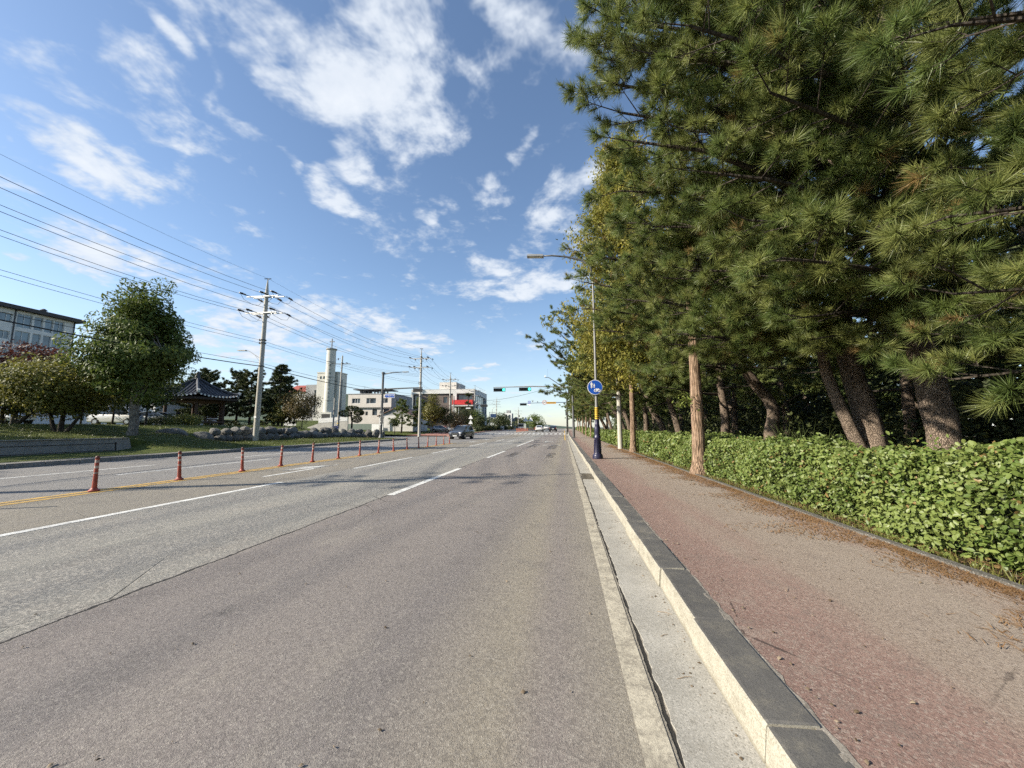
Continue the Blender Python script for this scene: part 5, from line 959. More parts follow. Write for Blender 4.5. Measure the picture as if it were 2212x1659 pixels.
# ---- concrete power poles
def insul(mb, p, d, L=.95):
    p = Vector(p); d = Vector(d).normalized(); mb.cyl(p, p+d*L*.45, .02, .02, 5)
    for k in range(3): q = p+d*(L*.45+k*.1); mb.cyl(q, q+d*.06, .075, .055, 8)
    mb.cyl(p+d*(L*.45+.26), p+d*L, .09, .05, 8)
W1 = [-1.25, .55, 1.55]; W2 = [-1.3, -.55, 1.5]      # wire offsets on the two crossarms
def power_pole(label, x, y, z, H, lamp=False, detail=True, r=.21):
    t = thing('utility_pole', label, 'utility pole', (x, y, z)); z1, z2 = H-1.55, H-2.95
    MB().tube([(0, 0, -.1), (0, 0, H-1.2)], [r, r*.66], 14).build('shaft', M_pole, t, smooth=True, sharp=60); MB().tube([(0, 0, H-1.25), (0, 0, H-.05)], [r*.62, .035], 8).build('tip', M_pole, t, smooth=True, sharp=60); MB().box((0, 0, H), (.5, .06, .05), (0, -.1, .4)).box((.05, 0, H-.03), (.4, .05, .05), (0, .25, -.5)).build('tip_bracket', M_dgrey, t)
    for za, ws, (a, b) in ((z1, W1, (-1.5, 1.35)), (z2, W2, (-1.5, 1.3))):
        ca = bpy.data.objects.new('crossarm', None); link(ca, t); ca.location = (0, 0, za)
        for oy in (-.16, .16): MB().box(((a+b)/2+oy, oy, 0), (b-a, .08, .08)).build('beam', M_galv, ca)
        MB().cyl((-.6, 0, -.03), (-.12, 0, -.55), .02, .02, 5).cyl((.6, 0, -.03), (.12, 0, -.55), .02, .02, 5).build('brace', M_galv, ca)
        for wx in ws:
            i1 = MB(); insul(i1, (wx-.1, -.16, .03), (-.15, -1, .02)); i1.build('insulator', M_ins, ca); i2 = MB(); insul(i2, (wx+.1, .16, .03), (-.15, 1, -.04)); i2.build('insulator', M_ins, ca)
            if detail: MB().tube([(wx-.2+.0, -1.05, 0), (wx-.15, -.7, -.42), (wx, 0, -.6), (wx-.05, .7, -.45), (wx-.1, 1.05, 0)], .012, 4, cap=False).build('jumper_wire', M_wire, ca)
    for zz_ in (H-5.25, H-5.5, H-7.4): MB().lathe([(r+.02, 0), (r+.02, .07)], 12, (0, 0, zz_)).build('clamp_band', M_dgrey, t); 
    for zz_ in (H-5.25, H-5.5): MB().cyl((-.35, 0, zz_), (.3, 0, zz_), .03, .03, 6).cyl((-.33, 0, zz_), (-.33, 0, zz_+.14), .05, .04, 8).build('side_insulator', M_ins, t)
    if lamp:
        MB().tube([(-.1, 0, H-6.75), (-.8, 0, H-6.35), (-1.2, 0, H-6.1), (-1.6, 0, H-6.02)], [.03, .028, .025, .025], 6).cyl((-.1, 0, H-7.1), (-.65, 0, H-6.45), .014, .014, 5).build('lamp_bracket', M_galv, t); MB().box((-1.85, 0, H-6.03), (.75, .22, .08), (0, .04, 0)).build('lamp_head', M_grey, t)
        MB().box((0, -.22, 1.9), (.2, .02, .16)).build('number_plate', M_swhite, t)
    return t
POLES = [(-24.4, 1.5, 1.0, 13.0), (-24.3, 27.4, .33, 13.4), (-21.66, 55.2, .15, 13.4), (-25.2, 82, far_bank(-25.2, 82), 13.2), (-26.2, 110, far_bank(-25.4, 110), 13.2), (-30, 168, rise(168), 14), (-21, 175, rise(170), 10), (-16, 205, rise(170), 9)]
PL = ['concrete power pole out of sight beside the maples', 'tall concrete power pole with lamp bracket before the boulder wall', 'concrete power pole at the corner before the garden pine', 'concrete power pole before the beige penthouse of the awning building', 'concrete power pole before the glazed corner of the awning building', 'far pale power pole beside the blue hanging board', 'far power pole with drum transformer above the parked bus', 'farthest faint power pole behind the rounded green tree']
for k, (p, l) in enumerate(zip(POLES, PL)):
    t = power_pole(l, *p, lamp=(k == 1), detail=k < 4)
    if k == 6: MB().cyl((.4, 0, 5.6), (.4, 0, 6.5), .3, .3, 10).build('transformer_drum', M_dgrey, t)
op = thing('utility_pole', 'small single-crossarm pole beside the church tower', 'utility pole', (-37.9, 60, 1.35)); MB().tube([(0, 0, -.1), (.15, 0, 12.4)], [.2, .12], 12).build('shaft', M_pole, op, smooth=True, sharp=60); MB().cyl((.15, 0, 10.8), (.16, 0, 12.6), .05, .03, 6).build('tip', M_pole, op); MB().box((.2, 0, 11.0), (3.0, .1, .1), (0, .03, 0)).build('crossarm', M_dgrey, op); MB().tube([(-1.2, 0, 11.05), (-.9, 0, 11.9), (-.2, 0, 11.95)], .02, 4).box((-.6, 0, 11.85), (.12, .12, .35)).build('cutout_switch', M_ins, op)
for k in range(3): MB().lathe([(.21, 0), (.21, .12)], 10, (0, 0, .15+k*.3)).build('stripe_band', M_stripe if k % 2 else M_syel, op)
for wx in (-1.2, .7, 1.5): i1 = MB(); insul(i1, (wx, 0, 11.05), (-.3, -1, 0), .8); i1.build('insulator', M_ins, op)
def wire(label, name, pts, sag, r, group):
    P = []
    for a, b in zip(pts[:-1], pts[1:]):
        a = Vector(a); b = Vector(b); n = 10
        for k in range(n): t = k/n; p = a.lerp(b, t); p.z -= sag*4*t*(1-t)*((b-a).length/28)**1.3; P.append(p)
    P.append(Vector(pts[-1])); mb = MB(); mb.tube(P, r, 5); return tag(mb.build(name, M_wire, smooth=True), label, 'cable', group)
GW = 'power lines between the concrete poles'
PS = POLES[:5]
for tier, ws in ((1.55, W1), (2.95, W2)):
    for wx in ws: wire('thin bare power line strung along the crossarms of the concrete poles', 'power_line', [(POLES[0][0]+wx-.3, -26, 12.4)]+[(x+wx, y, z+H-tier) for x, y, z, H in PS]+[(-30+wx, 168, 13)], .85, .013, GW)
wire('topmost thin earth wire running over the tips of the concrete poles', 'earth_wire', [(-24.6, -26, 14)]+[(x, y, z+H+.03) for x, y, z, H in PS], .7, .007, None)
for k, dz in enumerate((5.2, 5.45)): wire('thin low-voltage wire held by the side insulators of the concrete poles', 'service_wire', [(-25, -26, 8.6)]+[(x-.3, y, z+H-dz) for x, y, z, H in PS], .4, .011, 'low-voltage wires of the concrete poles')
wire('thick black communication cable slung low between the concrete poles', 'communication_cable', [(-25, -26, 6.6)]+[(x+.1, y, z+H-7.4) for x, y, z, H in PS], .5, .034, None)
wire('second thinner communication cable just above the thick black one', 'communication_cable', [(-25, -26, 7.1)]+[(x-.15, y, z+H-7.1) for x, y, z, H in PS[:3]], .4, .014, None)
wire('cable crossing the road from the awning building to the camera mast', 'cross_cable', [(-24.6, 104, 9.0), (.3, 66.2, 9.3)], .5, .03, None)
for k in range(3): wire('thin wire from the small crossarm pole to the corner power pole', 'branch_wire', [(-37.9-1.2+k*1.3, 60, 12.3), (-21.66-.3, 55.2, 9.2+.2*k)], .3, .012, 'branch wires of the small crossarm pole')

# ================================================================ BUILDINGS
M_glass = glass('window_glass'); M_glassb = glass('blue_glass', (.05, .075, .09)); M_wht = simple('white_wall', (.62, .61, .58), .8, 0, .06, .8, .1, .3, ((.42, .40, .36), .35)); M_bei = simple('beige_wall', (.58, .54, .48), .8, 0, .07, .7, .1, .3, ((.42, .37, .32), .3)); M_frm = simple('window_frame', (.6, .6, .58), .6); M_dfr = simple('dark_frame', (.07, .07, .075), .6); M_gwall = simple('grey_wall', (.30, .30, .295), .8, 0, .1, .8, .1)
def facade(parent, o, u, n, W, H, ops, mat, dep=.16, frame=None, pane=None, thick=.22, name='wall'):
    """wall sheet with true openings; each opening gets a window part (frame) with a pane sub-part"""
    o = Vector(o); u = Vector(u).normalized(); n = Vector(n).normalized(); Z = Vector((0, 0, 1))
    xs = sorted({0, W, *[a for p in ops for a in p[:2]]}); zs = sorted({0, H, *[a for p in ops for a in p[2:4]]}); mb = MB()
    P = lambda x, z, d=0: o+u*x+Z*z-n*d
    for i in range(len(xs)-1):
        for j in range(len(zs)-1):
            cx, cz = (xs[i]+xs[i+1])/2, (zs[j]+zs[j+1])/2
            if any(p[0] < cx < p[1] and p[2] < cz < p[3] for p in ops): continue
            mb.add([P(xs[i], zs[j]), P(xs[i+1], zs[j]), P(xs[i+1], zs[j+1]), P(xs[i], zs[j+1])], [(0, 1, 2, 3)])
    for p in ops:
        x0, x1, z0, z1 = p[:4]
        for a, b in (((x0, z0), (x1, z0)), ((x1, z0), (x1, z1)), ((x1, z1), (x0, z1)), ((x0, z1), (x0, z0))): mb.add([P(*a), P(*b), P(*b, dep+.1), P(*a, dep+.1)], [(0, 1, 2, 3)])
    w = mb.build(name, mat, parent, recalc=False)
    for p in ops:
        x0, x1, z0, z1 = p[:4]; mull = p[4] if len(p) > 4 else (); ft = min(.07, (x1-x0)*.08); fm = MB()
        def bar(xa, xb, za, zb_): fm.add([P(xa, za, dep-.05), P(xb, za, dep-.05), P(xb, zb_, dep-.05), P(xa, zb_, dep-.05), P(xa, za, dep+.05), P(xb, za, dep+.05), P(xb, zb_, dep+.05), P(xa, zb_, dep+.05)], [(0, 1, 2, 3), (0, 4, 5, 1), (1, 5, 6, 2), (2, 6, 7, 3), (3, 7, 4, 0)])
        bar(x0, x1, z0, z0+ft); bar(x0, x1, z1-ft, z1); bar(x0, x0+ft, z0+ft, z1-ft); bar(x1-ft, x1, z0+ft, z1-ft)
        for m in mull: bar(x0+(x1-x0)*m-ft/2, x0+(x1-x0)*m+ft/2, z0+ft, z1-ft)
        wo = fm.build('window', frame or M_frm, parent, recalc=False); pm = MB(); pm.add([P(x0, z0, dep+.02), P(x1, z0, dep+.02), P(x1, z1, dep+.02), P(x0, z1, dep+.02)], [(0, 1, 2, 3)]); pm.build('pane', pane or M_glass, wo, recalc=False)
    return w
def plain(parent, name, x0, x1, y0, y1, z0, z1, mat): return MB().bx(x0, x1, y0, y1, z0, z1).build(name, mat, parent)
# apartment block above the maples
ap = thing('apartment_block', 'white apartment block with glazed balconies behind the maples', 'building', (-90, 16, 1.5)); H = 19.4
ops = []
for f in range(6):
    z = H-.45-f*2.95
    for a, b, m in ((2, 6, (.33, .66)), (9, 12, (.5,)), (15, 19, (.33, .66)), (22, 25, (.5,)), (27, 30, (.4,)), (31.5, 33.2, (.65,)), (33.8, 35.6, (.5,)), (35.9, 36.95, ()), (37.25, 38.3, ()), (38.45, 39.8, (.55,))):
        if z-2.4 > .2: ops.append((a, b, z-(2.35 if a > 33.5 else 1.7), z-(.0 if a > 33.5 else .35), m))
facade(ap, (0, 0, 0), (0, 1, 0), (1, 0, 0), 41.3, H, ops, M_wht, .2, M_frm, glass('bay_glass', (.045, .07, .085))); plain(ap, 'end_wall', -14, -.01, 41.1, 41.3, 0, H, M_wht); plain(ap, 'core', -14, -.6, .2, 41, 0, H-.1, M_gwall)
MB().box((-6.6, 20.7, H+.3), (15.2, 43.0, .6)).build('roof_slab', simple('roof_dark', (.05, .043, .042), .7), ap); MB().lathe([(.3, 0), (.3, .4), (.5, .45), (.15, .75)], 10, (-.6, 37.2, H+.6)).build('roof_vent', M_dfr, ap)
MB().cyl((.08, 33.5, 0), (.08, 33.5, H), .09, .09, 6).build('downpipe', M_dfr, ap); MB().cyl((.08, 41.2, 0), (.08, 41.2, H), .09, .09, 6).build('downpipe', M_dfr, ap)
sh = thing('low_hall', 'pale low hall glimpsed under the trees behind the parked van', 'building', (-66, 47, 1.6)); facade(sh, (-8, 0, 0), (1, 0, 0), (0, -1, 0), 16, 6, [(2, 4, 1, 2.6), (7, 9, 1, 2.6), (12, 14, 1, 2.6)], M_wht); facade(sh, (8, 0, 0), (0, 1, 0), (1, 0, 0), 10, 6, [(3, 5, 1, 2.6)], M_wht); plain(sh, 'roof', -8.4, 8.4, -.4, 10.4, 6, 6.4, M_gwall)
# church
ch = thing('church', 'pale church with tall round bell tower, cross and vertical lettering', 'church', (-66.4, 100, 2.6)); M_chw = simple('church_wall', (.52, .51, .46), .85, 0, .08, .5, .1, .3, ((.36, .35, .30), .5))
facade(ch, (-4.9, 1.2, 0), (1, 0, 0), (0, -1, 0), 6.6, 14.9, [(.9, 1.5, 13.0, 13.8), (1.9, 2.5, 13.0, 13.8), (2.9, 3.5, 13.0, 13.8), (2.6, 3.7, 2.0, 11.4, ())], M_chw, .15, M_dfr, M_glassb); facade(ch, (1.7, 1.2, 0), (0, 1, 0), (1, 0, 0), 4.5, 14.7, [(1.6, 2.3, 3, 13)], M_chw, .15, M_dfr); plain(ch, 'roof_slab', -5.0, 1.8, 1.1, 5.8, 14.75, 15.05, M_chw); plain(ch, 'block_core', -4.6, 1.4, 1.7, 5.6, 0, 14.7, M_gwall)
tw = MB().lathe([(1.35, 0), (1.28, 10), (1.22, 21.2)], 24).build('bell_tower', M_chw, ch, smooth=True, sharp=50)
for z in (6.5, 13.2, 17.6): MB().lathe([(1.31, 0), (1.31, .12)], 24, (0, 0, z)).build('tower_band', M_gwall, ch)
MB().lathe([(1.35, 0), (1.5, .15), (1.5, .4)], 24, (0, 0, 21.15)).build('tower_cap', M_gwall, ch); rl = MB()
for k in range(10): a = k*math.pi/5; rl.cyl((1.35*math.cos(a), 1.35*math.sin(a), 21.5), (1.35*math.cos(a), 1.35*math.sin(a), 22.3), .025, .025, 4)
rl.build('cap_railing', M_frm, ch)['kind'] = 'stuff'; MB().box((0, 0, 23.0), (.22, .22, 3.2)).box((0, 0, 23.7), (1.5, .2, .24)).build('cross', simple('cross_grey', (.16, .17, .18), .6), ch)
for k, g in enumerate('예수세계장마아소교회'): a = R(-66); text(g, .78, simple('tower_letter', (.12, .13, .12), .7) if k == 0 else bpy.data.materials['tower_letter'], ch, (1.30*math.cos(a), 1.30*math.sin(a), 16.4-k*1.12), (R(90), 0, a+R(90)))
facade(ch, (-9.6, 3, 0), (1, 0, 0), (0, -1, 0), 4.7, 11.6, [(2.9, 3.5, 1.5, 10, ())], M_gwall, .15, M_dfr); plain(ch, 'wing_core', -9.5, -5, 3.4, 12, 0, 11.5, M_gwall)
facade(ch, (-17, 4, 0), (1, 0, 0), (0, -1, 0), 7.4, 9.6, [(1, 2, 4, 6), (3, 4, 4, 6), (5, 6, 4, 6)], M_wht); MB().prism([(3.6, 9.6), (9.5, 12.2), (15, 9.6)], -17.5, -9.7, 'x').build('red_roof', simple('red_tile', (.30, .075, .055), .7, 0, .2, 2), ch)
plain(ch, 'porch', -3.6, 2.0, -1.6, 1.1, 0, 3.2, M_chw); plain(ch, 'porch_opening_shade', -.9, 1.6, -1.64, -1.5, .1, 2.7, simple('opening_shade', (.03, .03, .03), .8))  # near-black slab on the porch front stands for the shade inside an opening
# picket fence on its retaining wall
pf = thing('picket_fence', 'white picket fence on the concrete ramp before the church', 'fence', (-47, 66, 1.0)); MB().prism([(-.9, -.3), (7.2, -.3), (7.2, 1.75), (2, 1.45), (-.9, .5)], 0, .25).build('ramp_wall', M_conc2, pf)
pk = MB().prism([(-.07, 0), (.07, 0), (.07, .78), (0, .9), (-.07, .78)], -.03, .0).mesh('picket', [M_swhite])
for k in range(32): x = 1.4+k*.182; meshobj('picket', pk, pf, (x, 0, 1.35+(x-2)*.07))
MB().box((4.3, .04, 1.75), (5.8, .04, .07), (0, -.07, 0)).box((4.3, .04, 2.2), (5.8, .04, .07), (0, -.07, 0)).build('rail', M_swhite, pf)
pf2 = thing('picket_fence', 'short white picket fence under the brownish maple', 'fence', (-49.5, 62, 1.75))
for k in range(12): meshobj('picket', pk, pf2, (k*.2, 0, 0))
MB().box((1.1, .04, .6), (2.4, .04, .07)).build('rail', M_swhite, pf2)
fb = thing('flower_stand', 'small white frame stand with mauve panel beside the topiary pine', 'stand', (-34.9, 54.5, 1.25)); MB().bx(-.5, .5, -.05, .05, 0, .45).build('panel', simple('mauve', (.42, .38, .6), .6), fb); MB().cyl((-.45, 0, .4), (-.45, 0, 1.1), .03, .03, 5).cyl((.1, 0, .4), (.1, 0, 1.2), .03, .03, 5).cyl((-.45, 0, 1.1), (.9, 0, 1.4), .03, .03, 5).build('frame', M_swhite, fb)
# three-storey beige house
hs = thing('beige_house', 'beige three-storey house with roof pergola behind the corner signal', 'house', (-45.4, 75, 1.1)); Wd = 9.7
ops = [(.9, 2.75, 5.45, 6.5, (.36, .66)), (4.15, 6.3, 5.4, 6.55, (.34,)), (7.95, 8.95, 5.45, 6.5, (.25,)), (2.5, 3.25, 2.95, 4.3), (3.85, 4.4, 2.95, 3.75), (5.4, 6.45, 2.95, 4.3), (7.9, 9.1, 3.0, 4.3)]
facade(hs, (0, 0, 4.62), (1, 0, 0), (0, -1, 0), Wd, 2.8, [(a, b, c-4.62, d_-4.62, *r_) for a, b, c, d_, *r_ in ops[:3]], M_bei, .14); facade(hs, (.1, .35, 0), (1, 0, 0), (0, -1, 0), Wd-.2, 4.62, [(a-.1, b-.1, c, d_) for a, b, c, d_, *r_ in ops[3:]], M_bei, .14, M_dfr); facade(hs, (Wd, 0, 0), (0, 1, 0), (1, 0, 0), 11, 7.42, [(2, 3, 5.4, 6.5), (6, 7.2, 5.4, 6.5)], M_gwall); plain(hs, 'soffit', 0, Wd, .0, .4, 4.56, 4.63, M_gwall); plain(hs, 'core', .3, Wd-.3, .8, 10.8, 0, 7.3, M_gwall)  # right side wall has its shade put into the colour: grey, not beige
plain(hs, 'parapet', -.06, Wd+.06, -.08, 11, 7.4, 7.52, M_gwall); plain(hs, 'base_screen', .2, 8.3, -.6, -.5, -.1, 1.15, simple('green_screen', (.16, .2, .17), .8)); plain(hs, 'canopy', 1.0, 8.9, .1, 5, 8.35, 8.5, M_dfr); 
for k in range(9): plain(hs, 'canopy_post', 2.6+k*.72, 2.82+k*.72, .6, .85, 7.5, 8.36, M_dfr)
plain(hs, 'stair_head', 1.9, 3.0, 1.2, 4, 7.5, 8.36, M_gwall); MB().cyl((3.1, 1, 8.5), (3.1, 1, 9.25), .03, .02, 5).cyl((2.6, 1, 9.2), (3.9, 1, 8.95), .02, .02, 4).build('aerial', M_dfr, hs)
# low white house with brown gable
lh = thing('white_house', 'low white house with brown gable behind the garden pine', 'house', (-36.2, 71, .75)); facade(lh, (0, 0, 0), (1, 0, 0), (0, -1, 0), 7, 3.1, [(3.0, 3.8, 1.2, 2.3)], M_wht); facade(lh, (7, 0, 0), (0, 1, 0), (1, 0, 0), 8, 3.1, [(2, 3.5, 1, 2.2)], M_wht); MB().prism([(0, 3.1), (7, 3.1), (3.5, 4.6)], .02, 8).build('gable', M_gwall, lh)
for s in (0, 1): MB().add([(3.5, -.25, 4.72), (3.5, 8.2, 4.72), (-.4+7.8*s, 8.2, 3.0), (-.4+7.8*s, -.25, 3.0), (3.5, -.25, 4.6), (3.5, 8.2, 4.6), (-.4+7.8*s, 8.2, 2.88), (-.4+7.8*s, -.25, 2.88)], [(0, 1, 2, 3), (7, 6, 5, 4), (0, 3, 7, 4), (1, 5, 6, 2), (2, 6, 7, 3)]).build('roof_slope', simple('brown_roof', (.17, .10, .075), .7) if s == 0 else bpy.data.materials['brown_roof'], lh)
MB().box((-.4, -.6, .7), (1.5, .1, 1.4)).build('gate_panel', M_swhite, lh); MB().tube([(1.2, -.6, .2), (1.1, -.6, 2.4), (1.3, -.6, 2.9)], .12, 6).build('white_post', M_swhite, lh); yf = MB()
for k in range(14): yf.cyl((1.5+k*.3, -1.2, 0), (1.5+k*.3, -1.2, .75), .018, .018, 4)
yf.cyl((1.5, -1.2, .72), (5.4, -1.2, .72), .02, .02, 4); yf.build('railing', M_dfr, lh)['kind'] = 'stuff'
# building with the red awning
aw = thing('awning_building', 'white banded commercial building with bright red awning and glazed side', 'building', (-46, 110, .9)); M_brn = simple('brown_panel', (.13, .10, .085), .6, 0, .15, 2)
facade(aw, (0, 0, 10.8), (1, 0, 0), (0, -1, 0), 19.5, 1.25, [], M_wht); facade(aw, (0, .4, 0), (1, 0, 0), (0, -1, 0), 19.3, 10.8, [(.7, 2.9, 6.5, 10.4, (.5,)), (10, 11.2, 8, 9.8), (14.6, 19.0, 8.7, 10.5, (.3, .6)), (4, 6, 2, 5), (8, 10, 2, 5), (12, 14, 2, 5)], M_brn, .3, M_dfr); plain(aw, 'corner_column', -.15, .6, -.1, .5, 0, 10.8, M_wht); plain(aw, 'column', 13.1, 14.2, 0, .5, 5, 10.8, M_wht)
facade(aw, (19.5, 0, 0), (0, 1, 0), (1, 0, 0), 19, 12.0, [(1, 17.2, 8.0, 10.5, (.18, .34, .5, .68, .84)), (1, 15, 4.6, 7.6, (.2, .4, .6, .8)), (15.6, 18.2, 3.2, 10.2, (.5,)), (1.5, 17, .4, 2.6, (.25, .5, .75))], simple('grey_blue_panel', (.36, .38, .40), .5, 0, .08, 1), .35, M_frm, M_glassb); plain(aw, 'core', .5, 18.8, 1.2, 18.6, 0, 11.4, M_gwall)
MB().prism([(13.3, 8.75), (19.4, 8.75), (19.4, 7.3), (13.3, 7.45)], -1.3, -.02).build('awning', simple('awning_red', (.55, .03, .03), .6, 0, .08, 2), aw); plain(aw, 'awning_shelf', 13.2, 19.6, -1.5, .3, 6.9, 7.2, M_wht)
ph = plain(aw, 'penthouse', 7.8, 13.2, 3, 10, 11.9, 14.6, M_bei); plain(aw, 'penthouse_screen', 13.3, 14.2, 3.5, 10, 12.1, 14.2, M_gwall); plain(aw, 'roof_slab', -.1, 19.6, -.05, 19.1, 12.02, 12.12, M_wht)
rr_ = MB()
for k in range(12): rr_.cyl((19.3, 4+k*1.25, 12.1), (19.3, 4+k*1.25, 13.2), .03, .03, 4)
rr_.cyl((19.3, 4, 13.2), (19.3, 18.5, 13.2), .03, .03, 4); rr_.build('roof_railing', M_frm, aw)['kind'] = 'stuff'; wk = MB().prism([(6, 6.6), (8.4, 6.6), (8.0, 7.3), (7.2, 9.2), (6.4, 7.3)], 19.52, 19.58, 'x').build('white_emblem', M_swhite, aw)
palm = thing('palm_tree', 'dark tufted palm-like tree rising before the red awning', 'tree', (-26.6, 104, far_bank(-26.6, 104))); mb = MB(); trunkmesh(mb, [(0, 0, -.2), (.1, 0, 4), (0, 0, 9.6)], [.2, .16, .14], 8, .08); mb.build('trunk', M_bark_dark, palm)
rg = np.random.default_rng(71); C = np.concatenate([np.tile([0, 0, 9.8], (40, 1)), np.tile([0, 0, 7.4], (18, 1))]); D = unit(rg.normal(size=(58, 3))*np.array([1, 1, .35])+np.array([0, 0, .25])); V, F, a = needles(C+D*.4, D, 14, 1.1, .11, rg, .3, 5, 40); meshobj('crown', tri_mesh('crown', V, F, M_dkleaf, {'rnd': a}), palm)['kind'] = 'stuff'
# far buildings
fw = thing('far_building', 'far narrow white building with dark window grid', 'building', (-31.5, 200, rise(200))); facade(fw, (0, 0, 0), (1, 0, 0), (0, -1, 0), 4, 8.4, [(.5, 1.7, 5.6, 7.6), (2.2, 3.5, 5.6, 7.6), (.5, 1.7, 2.4, 4.6), (2.2, 3.5, 1.0, 4.6)], M_swhite); facade(fw, (4, 0, 0), (0, 1, 0), (1, 0, 0), 6, 8.4, [], M_gwall); plain(fw, 'roof_box', 1, 3, 1, 4, 8.4, 10, M_gwall)
fh = thing('far_hall', 'far pale hall with mauve framed gable beyond the bus', 'building', (-30.5, 205, rise(200))); facade(fh, (0, 0, 0), (1, 0, 0), (0, -1, 0), 9, 3.4, [(1, 3, .6, 2.4), (5, 7.5, .6, 2.4)], M_wht); MB().prism([(-.3, 3.4), (9.3, 3.4), (4.5, 6.6)], -.1, 12).build('gable_roof', simple('mauve_roof', (.34, .34, .42), .6), fh); MB().cyl((4.5, -.2, 6.5), (0, -.2, 3.5), .1, .1, 4).cyl((4.5, -.2, 6.5), (9, -.2, 3.5), .1, .1, 4).cyl((4.5, -.2, 6.5), (3, -.2, 3.5), .08, .08, 4).cyl((4.5, -.2, 6.5), (6, -.2, 3.5), .08, .08, 4).build('gable_frame', simple('mauve_frame', (.22, .16, .26), .6), fh)
kb = thing('kiosk', 'small beige roadside box beside the far verge shrubs', 'kiosk', (-19.6, 120, rise(120)+.1)); MB().bx(-.5, .5, -.4, .4, 0, 1.25).build('body', M_bei, kb); MB().bx(-.56, .56, -.46, .46, 1.25, 1.34).build('lid', M_gwall, kb)
# ================================================================ VEHICLES
def paintmat(name, c, metal=.3):
    t = NT(name); t.b.inputs['Coat Weight'].default_value = .8; t.b.inputs['Coat Roughness'].default_value = .05; return t.fin(t.mix(t.rng(t.noise(3, 4), .3, .7), c, tuple(x*.85 for x in c)), .35, metal, .5)
M_tyre = simple('tyre_rubber', (.018, .018, .018), .85); M_rim = simple('alloy_rim', (.42, .43, .44), .35, .8); M_carg = glass('car_glass', (.014, .018, .022), .04); M_trim = simple('black_trim', (.02, .02, .02), .6); M_chr = simple('chrome', (.6, .6, .6), .2, .9); M_hl = simple('headlight_glass', (.72, .74, .76), .15, 0, .1, 20, 0, .8); M_tl = simple('tail_red', (.25, .012, .012), .3)
KIND = {'suv': dict(L=4.7, W=1.88, wb=2.70, wr=.365, low=[(-2.33, .70, .50, .92), (-2.24, .86, .36, 1.06), (-1.6, .93, .27, 1.10), (-.4, .94, .25, 1.08), (.9, .94, .25, 1.05), (1.35, .935, .26, 1.03), (1.85, .91, .28, .97), (2.2, .84, .30, .86), (2.33, .70, .36, .74)], cab=[(1.30, .80, 1.04, .80, 1.05), (.45, .82, 1.06, .63, 1.60), (-.5, .83, 1.08, .63, 1.69), (-1.55, .82, 1.10, .60, 1.62), (-2.2, .74, 1.06, .66, 1.12)]),
        'sedan': dict(L=4.85, W=1.86, wb=2.8, wr=.335, low=[(-2.42, .70, .46, .84), (-2.32, .86, .32, .98), (-1.6, .92, .24, 1.02), (-.3, .93, .22, .98), (1.0, .93, .22, .95), (1.5, .92, .24, .92), (2.0, .89, .26, .84), (2.3, .82, .28, .74), (2.42, .68, .34, .66)], cab=[(1.25, .78, .94, .78, .95), (.3, .80, .97, .60, 1.40), (-.5, .81, .98, .60, 1.46), (-1.35, .80, 1.0, .58, 1.36), (-2.05, .74, 1.0, .72, 1.02)]),
        'van': dict(L=5.1, W=1.92, wb=3.2, wr=.34, low=[(-2.54, .82, .42, 1.0), (-2.46, .93, .30, 1.08), (-1.6, .96, .24, 1.1), (0, .96, .24, 1.1), (1.4, .96, .24, 1.06), (1.95, .94, .26, 1.0), (2.35, .88, .30, .86), (2.54, .76, .36, .74)], cab=[(1.95, .84, 1.02, .82, 1.03), (1.05, .88, 1.06, .74, 1.82), (-.5, .90, 1.08, .76, 1.95), (-2.3, .90, 1.08, .74, 1.90), (-2.5, .88, 1.06, .8, 1.1)])}
